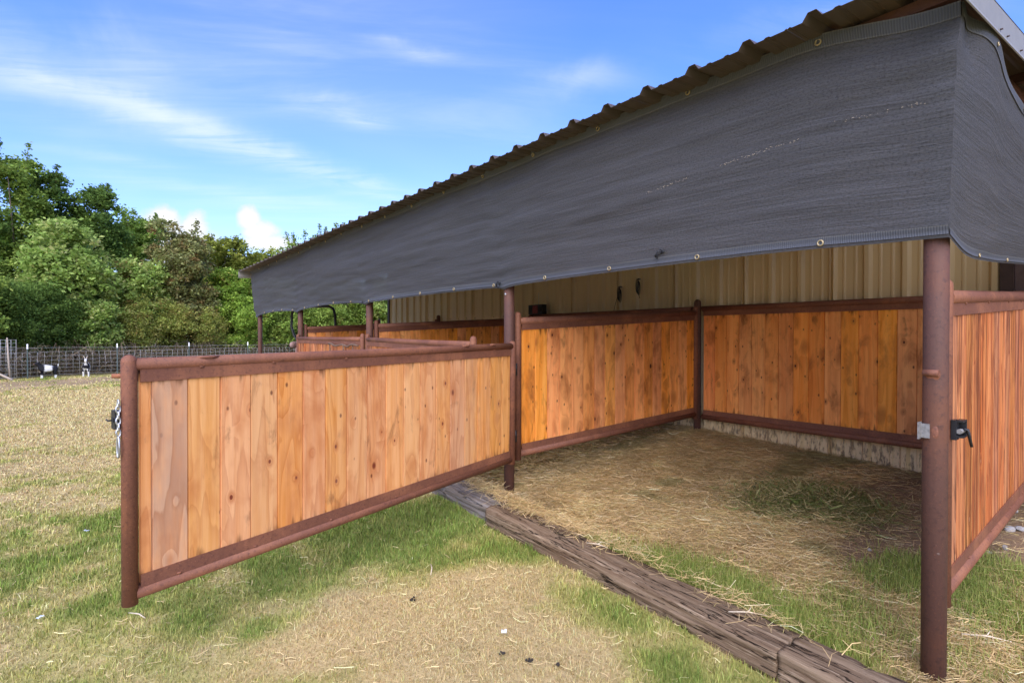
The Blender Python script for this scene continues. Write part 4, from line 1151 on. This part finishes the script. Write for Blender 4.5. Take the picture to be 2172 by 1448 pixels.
# ------------------------------------------------------------------ goats
def goat(loc, heading, label, paint, s=1.0, head_up=0.0, head_turn=0.0, horns=True, tail_up=True):
    """x forward. One skinned body."""
    V = []; Ed = []; Rd = []
    def nd(p, r, par=None):
        V.append(p); Rd.append(r)
        if par is not None: Ed.append((par, len(V) - 1))
        return len(V) - 1
    pel = nd((-.22, 0, .42), (.095, .10)); bel = nd((-.05, 0, .40), (.135, .135), pel); ch = nd((.14, 0, .41), (.115, .13), bel)
    ht = head_turn
    nk = nd((.25, ht * .02, .52 + head_up * .3), (.065, .075), ch); hd = nd((.31, ht * .05, .63 + head_up), (.058, .058), nk); mz = nd((.40, ht * .09, .575 + head_up), (.034, .036), hd); nd((.435, ht * .105, .555 + head_up), (.026, .028), mz)
    for sy in (-1, 1):
        a = nd((.17, sy * .075, .30), (.055, .055), ch); b = nd((.175, sy * .08, .17), (.028, .028), a); c_ = nd((.17, sy * .08, .05), (.021, .021), b); nd((.185, sy * .08, .005), (.026, .026), c_)
        a = nd((-.24, sy * .075, .32), (.062, .06), pel); b = nd((-.215, sy * .08, .22), (.040, .038), a); c_ = nd((-.27, sy * .08, .15), (.024, .024), b); d_ = nd((-.25, sy * .08, .05), (.021, .021), c_); nd((-.235, sy * .08, .005), (.026, .026), d_)
        e_ = nd((.285, sy * .065 + ht * .05, .655 + head_up), (.022, .014), hd); nd((.275, sy * .135 + ht * .05, .645 + head_up), (.016, .008), e_)
    t = nd((-.31, 0, .47), (.03, .03), pel); nd((-.35, 0, .56 if tail_up else .42), (.03, .025), t)
    me = bpy.data.meshes.new('goat'); me.from_pydata(V, Ed, []); o = bpy.data.objects.new('goat_tmp', me); COL.objects.link(o)
    sk = o.modifiers.new('skin', 'SKIN'); sv = me.skin_vertices[0].data
    for q, r_ in enumerate(Rd): sv[q].radius = r_
    sv[0].use_root = True
    ss = o.modifiers.new('sub', 'SUBSURF'); ss.levels = 2; ss.render_levels = 2
    dg = bpy.context.evaluated_depsgraph_get(); me2 = bpy.data.meshes.new_from_object(o.evaluated_get(dg)); bpy.data.objects.remove(o)
    co = np.empty(len(me2.vertices) * 3, np.float32); me2.vertices.foreach_get('co', co); co = co.reshape(-1, 3)
    c4 = np.ones((len(co), 4), np.float32); c4[:, :3] = paint(co); ca = me2.color_attributes.new('Col', 'FLOAT_COLOR', 'POINT'); ca.data.foreach_set('color', c4.ravel())
    me2.polygons.foreach_set('use_smooth', np.ones(len(me2.polygons), bool)); me2.materials.clear(); me2.materials.append(M['coat'])
    r = thing('goat', label, 'goat', loc, (0, 0, heading)); r.scale = (s, s, s)
    link('goat_body', me2, None, r)
    if horns:
        for sy in (-1, 1):
            MB().tube([(.29, sy * .025 + ht * .05, .675 + head_up), (.275, sy * .045 + ht * .05, .74 + head_up), (.245, sy * .075 + ht * .05, .79 + head_up)], [.014, .011, .004], 8).build('horn', M['horn'], r)
    for sy in (-1, 1): MB().ball((.345, sy * .043 + ht * .065, .625 + head_up), .008, 8, 6).build('eye', M['black_metal'], r)


WH = np.array((.72, .70, .66)); BK = np.array((.018, .018, .022)); BR = np.array((.14, .085, .05))
def paint1(c):
    o = np.tile(BK, (len(c), 1)); n = fbm(c[:, 0] * 9, c[:, 2] * 9, 3) * .08
    o[(c[:, 0] > -.16 + n) & (c[:, 0] < .06 + n) & (c[:, 2] > .25)] = WH; o[(c[:, 0] > -.05) & (c[:, 0] < .12) & (c[:, 2] < .34) & (c[:, 2] > .22)] = WH
    o[c[:, 2] < .14] = WH; o[(c[:, 0] < -.315)] = WH * .9; o[(c[:, 0] > .28) & (c[:, 2] > .665)] = WH; o[(c[:, 0] > .41)] = BR; return o
def paint2(c):
    o = np.tile(WH, (len(c), 1)); o[(c[:, 0] > .10) & (c[:, 2] > .33) & (c[:, 2] < .52)] = BK; o[(c[:, 0] > .2) & (np.abs(c[:, 1]) > .028) & (c[:, 2] > .52)] = BK
    o[(c[:, 0] > .12) & (np.abs(c[:, 1]) < .035) & (c[:, 2] > .46)] = WH; o[(np.abs(c[:, 1]) > .06) & (c[:, 2] > .2) & (c[:, 2] < .32) & (c[:, 0] > 0)] = BK; return o
def paint3(c):
    o = np.tile(BR, (len(c), 1)); n = fbm(c[:, 0] * 7, c[:, 2] * 7, 6); o[n > .58] = np.array((.40, .30, .21)); o[(c[:, 0] > .28) & (c[:, 2] > .66)] = WH; o[c[:, 2] < .12] = BK; return o


def face(px, depth, turn):      # heading that looks towards the viewpoint, turned by an angle
    x, y = spot(px, depth); return math.atan2(CAM_POS[1] - y, CAM_POS[0] - x) + turn


for px, dp, trn, lb, pt, hu, htn, hn, s in ((100, 21.9, R(-78), 'black goat with white saddle patch standing side on by the fence', paint1, .0, .4, False, 1.0), (182, 23.0, R(-2), 'horned black and white goat facing the viewer by the fence', paint2, .04, 0, True, 1.06), (2, 21.9, R(-30), 'brown goat with white poll behind the wire panel', paint3, .0, 0, False, 1.0)):
    x, y = spot(px, dp); goat((x, y, gz(x, y)), face(px, dp, trn), lb, pt, s, hu, htn, hn)

# ------------------------------------------------------------------ trees and undergrowth
def leaf_mesh(C, size, cols, up=.5, aspect=.55, droop=0.0):
    n = len(C); nrm = RNG.normal(0, 1, (n, 3)); nrm[:, 2] = np.abs(nrm[:, 2]) + up; nrm /= np.linalg.norm(nrm, axis=1)[:, None]
    t = RNG.normal(0, 1, (n, 3)); t[:, 2] -= droop; t -= nrm * np.sum(t * nrm, 1)[:, None]; t /= np.linalg.norm(t, axis=1)[:, None] + 1e-9
    b = np.cross(nrm, t); s = size[:, None]
    V = np.stack([C - t * s * .5, C + b * s * aspect * .5 + nrm * s * .06, C + t * s * .5, C - b * s * aspect * .5 + nrm * s * .06], 1).reshape(-1, 3)
    T = (np.arange(n)[:, None] * 4 + np.arange(4)); return np_mesh('crown', V, T, np.repeat(cols, 4, 0))


PAL = {'dark': [(0.126, 0.209, 0.047), (0.163, 0.259, 0.057), (0.099, 0.168, 0.044), (0.211, 0.309, 0.064)],
       'mid': [(0.227, 0.333, 0.064), (0.287, 0.412, 0.082), (0.182, 0.266, 0.059), (0.348, 0.438, 0.093)],
       'vine': [(0.303, 0.441, 0.097), (0.41, 0.546, 0.136), (0.227, 0.333, 0.076), (0.516, 0.6, 0.186)],
       'olive': [(0.232, 0.267, 0.084), (0.293, 0.302, 0.101), (0.195, 0.22, 0.073), (0.329, 0.255, 0.101), (0.366, 0.383, 0.168)],
       'yellow': [(0.34, 0.371, 0.069), (0.431, 0.429, 0.086), (0.251, 0.291, 0.056), (0.294, 0.341, 0.062)],
       'bright': [(0.273, 0.418, 0.065), (0.356, 0.512, 0.082), (0.201, 0.324, 0.057), (0.403, 0.543, 0.1)],
       'weed': [(0.366, 0.418, 0.095), (0.439, 0.441, 0.112), (0.281, 0.36, 0.078), (0.427, 0.371, 0.123), (0.317, 0.394, 0.084)]}


def tree(px, depth, top, half, bottom, pal, nleaf_, lsize, label, name='broadleaf_tree', cat='tree', sprigs=(), trunk=True, density=1.0, aspect=.6, up=.5, rust=0.0, dy=1.0):
    nleaf = int(nleaf_ * 2.1)
    x, y = spot(px, depth); z0 = gz(x, y); zt = height_at(top, depth); zb = max(height_at(bottom, depth), z0 + .1); rw = half / F_PX * depth
    root = thing(name, label, cat, (x, y, z0)); P = np.array(PAL[pal]); H_ = zt - z0
    rad = np.array((rw, rw * .85 * dy, (zt - zb) / 2)); cen = np.array((0, 0, (zt + zb) / 2 - z0))
    # lobes on and within the outline, then clumps on the lobes, then leaves on the clumps
    nl = 52; d = RNG.normal(0, 1, (nl, 3)); d /= (np.abs(d) ** 3.2).sum(1)[:, None] ** (1 / 3.2); rr = RNG.uniform(.35, .80, nl)[:, None]
    lob = cen + d * rr * rad; lr = RNG.uniform(.30, .50, nl)[:, None] * rad.min() * np.array((1, 1, .75))
    ncl = max(60, int(nleaf / 26)); li = RNG.integers(0, nl, ncl); d = RNG.normal(0, 1, (ncl, 3)); d[:, 2] += .25; d /= np.linalg.norm(d, axis=1)[:, None]
    cl = lob[li] + d * lr[li] * (RNG.uniform(.55, 1.0, ncl)[:, None] ** .6); cr = RNG.uniform(.12, .30, ncl) * (.5 + .11 * rw)
    ctone = RNG.normal(1, .2, ncl); cpal = RNG.integers(0, len(P), ncl)
    ci = RNG.integers(0, ncl, nleaf); L = cl[ci] + RNG.normal(0, 1, (nleaf, 3)) * cr[ci][:, None] * np.array((1, 1, .6))
    col = P[cpal[ci]] * .6 + P[RNG.integers(0, len(P), nleaf)] * .4
    col = col * np.clip(ctone[ci], .5, 1.7)[:, None] * (1 + RNG.normal(0, .16, (nleaf, 1)))
    if rust > 0: rs = RNG.random(ncl)[ci] < rust; col[rs] = col[rs] * .4 + np.array((.23, .10, .045)) * .75
    tz = np.percentile(L[:, 2], 99.6); kz = (zt - z0) / tz; L[:, 2] *= kz; lob = lob * np.array((1, 1, kz))
    ex = []; exc = []
    br = MB()
    for a0, ln, dz in sprigs:
        st_ = np.array((math.cos(a0) * rw * .35, math.sin(a0) * rw * .35, (zt - z0) * .86)); en = np.array((st_[0] + math.cos(a0) * ln * .4, st_[1] + math.sin(a0) * ln * .4, zt - z0 + dz * .75))
        br.tube([tuple(st_), tuple((st_ + en) / 2 + np.array((0, 0, .1))), tuple(en)], [.03, .018, .006], 5)
        tt = RNG.random(150)[:, None] ** .8; ex.append(st_ + (en - st_) * tt + RNG.normal(0, 1, (150, 3)) * (.05 + .20 * (1 - tt))); exc.append(P[RNG.integers(0, len(P), 150)] * .85)
    if ex: L = np.concatenate([L] + ex); col = np.concatenate([col] + exc)
    L[:, 2] = np.maximum(L[:, 2], .05)
    link('crown', leaf_mesh(L, lsize * RNG.uniform(.6, 1.35, len(L)), np.clip(col, .01, .6), up, aspect), M['leaf'], root)
    if trunk:
        tr = MB(); hz = cen[2]; bx = RNG.normal(0, .15, 4); tr.tube([(0, 0, -.3), (bx[0] * .5, bx[1] * .5, hz * .45), (bx[2], bx[3], hz)], [.035 * H_ * .5 + .05, .03 * H_ * .4 + .04, .06], 9)
        for q in range(9):
            t_ = lob[q]; st_ = np.array((bx[0] * .5, bx[1] * .5, hz * RNG.uniform(.4, .9))); md = (st_ + t_) / 2 + np.array((0, 0, .25)); tr.tube([tuple(st_), tuple(md), tuple(t_)], [.06, .04, .015], 6)
        for q in range(0): pass
        tr.v += [tuple(v) for v in []]
        tr.build('trunk', M['bark'], root)
    if br.v: br.build('branch', M['bark'], root)
    return root


G = 'trees beyond the wire fence'
TREES = [
    (-75, 27.5, 300, 120, 735, 'dark', 15000, .17, 'tallest dark green tree at the left edge beyond the fence', [(0, 1.3, .9), (1.5, 1.0, .5), (4, 1.2, .7)], 0),
    (35, 28.5, 338, 80, 735, 'mid', 15000, .17, 'tall leafy tree just right of the tallest dark tree', [(5.3, 1.2, .6), (.6, 1.0, .9), (3.9, 1.3, .5)], 0),
    (112, 30.0, 372, 62, 735, 'dark', 12000, .17, 'dark green tree between the tall left trees and the round topped one', [(5.4, 1.5, .55), (0.3, .9, .5)], 0),
    (212, 31.5, 402, 62, 735, 'dark', 13000, .17, 'dark round topped tree standing above the pale vine mass', [(0.5, .8, .35)], 0),
    (150, 27.0, 478, 92, 735, 'vine', 16000, .21, 'broad mass of pale heart leaved vine over a low tree', [], 0),
    (295, 35.0, 455, 78, 735, 'mid', 13000, .19, 'mid green rounded tree behind the olive vine clad one', [(2, .7, .3)], 0),
    (385, 31.1, 478, 66, 735, 'olive', 15000, .17, 'olive and rust tinged vine clad tree under the first white cloud', [(1, .7, .35), (4.5, .9, .3)], .10),
    (300, 29.5, 555, 62, 735, 'vine', 12000, .18, 'lower vine hung tree in front of the olive one', [], .06),
    (478, 39.0, 512, 80, 735, 'yellow', 12000, .22, 'yellow green spreading tree far behind the bright bush', [(2, .8, .3), (.4, .9, .3)], 0),
    (560, 42.0, 535, 80, 735, 'yellow', 10000, .23, 'far yellow green tree crown half hidden by the roof end', [], 0),
    (500, 33.1, 578, 62, 735, 'bright', 14000, .17, 'bright green bushy tree left of the shed end', [(2, .6, .3)], .02),
    (405, 31.4, 600, 60, 735, 'olive', 11000, .15, 'low rust and olive thicket tree below the olive vine', [], .12),
    (640, 35.6, 520, 52, 735, 'mid', 6500, .15, 'airy tree with upright twigs rising above the far roof edge', [(0, .9, 1.1), (1, .8, .9), (2.2, .9, .7), (3.4, .8, .6), (4.6, .9, 1.0), (5.5, .9, .8)], 0),
    (705, 36.7, 500, 42, 735, 'mid', 5500, .15, 'airy tree with tallest upright twigs above the shed roof', [(0, .9, .9), (1, .8, 1.1), (2.2, .9, .9), (3.4, .8, .8), (4.6, .9, .9)], 0),
    (610, 35.1, 585, 62, 735, 'bright', 12000, .17, 'green tree seen under the cloth between the farthest posts', [], 0),
    (725, 37.1, 570, 75, 735, 'mid', 11000, .17, 'green tree seen through the far bay behind the vehicle', [], 0),
    (815, 38.7, 590, 60, 735, 'vine', 9000, .17, 'pale green tree seen in the gap beside the barn corner', [], 0),
]
for px, dp, tp, hf, bt, pl, nf, ls, lb, spg, ru in TREES: tree(px, dp, tp, hf, bt, pl, nf, ls, lb, sprigs=spg, rust=ru)
SHRUBS = [
    (35, 23.8, 598, 71, 762, 'dark', 13000, .13, 'dark feathery shrub behind the fence above the wire panel', 0, .3),
    (120, 25.3, 610, 63, 762, 'dark', 11700, .13, 'dark green shrub behind the black goat with saddle patch', 0, .35),
    (205, 26.8, 640, 55, 762, 'vine', 10400, .16, 'pale leaved shrub behind the horned goat', 0, .6),
    (290, 28.4, 628, 59, 762, 'weed', 11700, .12, 'tall yellowish weeds behind the fence, left clump', .05, .4),
    (365, 29.7, 640, 57, 762, 'weed', 11700, .12, 'tall yellowish weeds behind the fence, middle clump', .12, .4),
    (440, 31.0, 655, 52, 762, 'weed', 10400, .12, 'tall yellowish weeds behind the fence beside the bright bush', .05, .4),
    (520, 32.5, 632, 63, 762, 'bright', 11700, .15, 'bright leafy shrub behind the fence next to the shed end', .03, .55),
    (600, 33.9, 640, 57, 762, 'mid', 10400, .15, 'leafy shrub beyond the farthest shed post', .05, .5),
    (690, 35.5, 640, 63, 762, 'mid', 9100, .15, 'leafy shrub seen through the far bay', .03, .5),
    (-70, 22.0, 560, 92, 762, 'mid', 10400, .15, 'big green shrub at the left edge by the wire panel', 0, .5),
]
for px, dp, tp, hf, bt, pl, nf, ls, lb, ru, asp in SHRUBS: tree(px, dp, tp, hf, bt, pl, nf, ls, lb, name='shrub', cat='shrub', rust=ru, aspect=asp, trunk=False, dy=.8)

# a far wood that closes the view between the trunks
n = 110000; k = RNG.uniform(-7, 16, n); d_ = RNG.uniform(6.0, 10.0, n); x = FP0[0] + FD[0] * k - d_ * .92; y = FP0[1] + FD[1] * k - d_ * .388; z = ground_z(x, y) + RNG.random(n) ** .8 * (3.9 + 1.6 * fbm(k * .9, k * 0, 14))
P = np.array(PAL['dark'] + PAL['mid']); col = P[RNG.integers(0, len(P), n)] * .75 * (1 + RNG.normal(0, .2, (n, 1)))
tag(link('woods', leaf_mesh(np.stack([x, y, z], 1), .19 * RNG.uniform(.6, 1.3, n), np.clip(col, .01, .4)), M['leaf']), 'dim leafy wood closing the view behind the fence trees', 'woods', kind='stuff')

# dead brush tangled along the fence
n = 9500; k = RNG.uniform(-3.5, 8.5, n); d_ = np.abs(RNG.normal(.8, .6, n)) + .15
x = FP0[0] + FD[0] * k - d_ * .92; y = FP0[1] + FD[1] * k - d_ * .388; z = ground_z(x, y); ln = RNG.uniform(.5, 1.5, n); az = RNG.uniform(0, 2 * np.pi, n)
hd = np.stack([np.cos(az), np.sin(az), np.zeros(n)], 1); P0 = np.stack([x, y, z + RNG.random(n) * .9], 1); upw = RNG.uniform(.1, 1.2, n)[:, None] * np.array((0, 0, 1.0))
P1 = P0 + (hd * .35 + upw * .7) * ln[:, None] * .6; P2 = P1 + (hd * .9 - upw * RNG.uniform(-.3, .9, n)[:, None]) * ln[:, None] * .45
P1[:, 2] = np.minimum(P1[:, 2], z + 1.75); P2[:, 2] = np.clip(P2[:, 2], z + .03, z + 1.8)
s = np.stack([-np.sin(az), np.cos(az), RNG.normal(0, .6, n)], 1) * RNG.uniform(.006, .013, n)[:, None]
V = np.stack([P0 - s, P0 + s, P1 - s, P1 + s, P2 - s * .4, P2 + s * .4], 1).reshape(-1, 3); q = np.arange(n)[:, None] * 6
T = np.concatenate([q + np.array([0, 1, 3, 2]), q + np.array([2, 3, 5, 4])], 1).reshape(-1, 4)
BC = np.array([(.13, .095, .06), (.20, .155, .10), (.085, .06, .04), (.11, .10, .05), (.16, .115, .075)]); col = BC[RNG.integers(0, 5, n)] * (1 + RNG.normal(0, .2, (n, 1)))
tag(link('undergrowth', np_mesh('undergrowth', V, T, np.repeat(np.clip(col, .02, .5), 6, 0)), M['straw']), 'tangle of dead brown stems along the wire fence', 'undergrowth', kind='stuff')
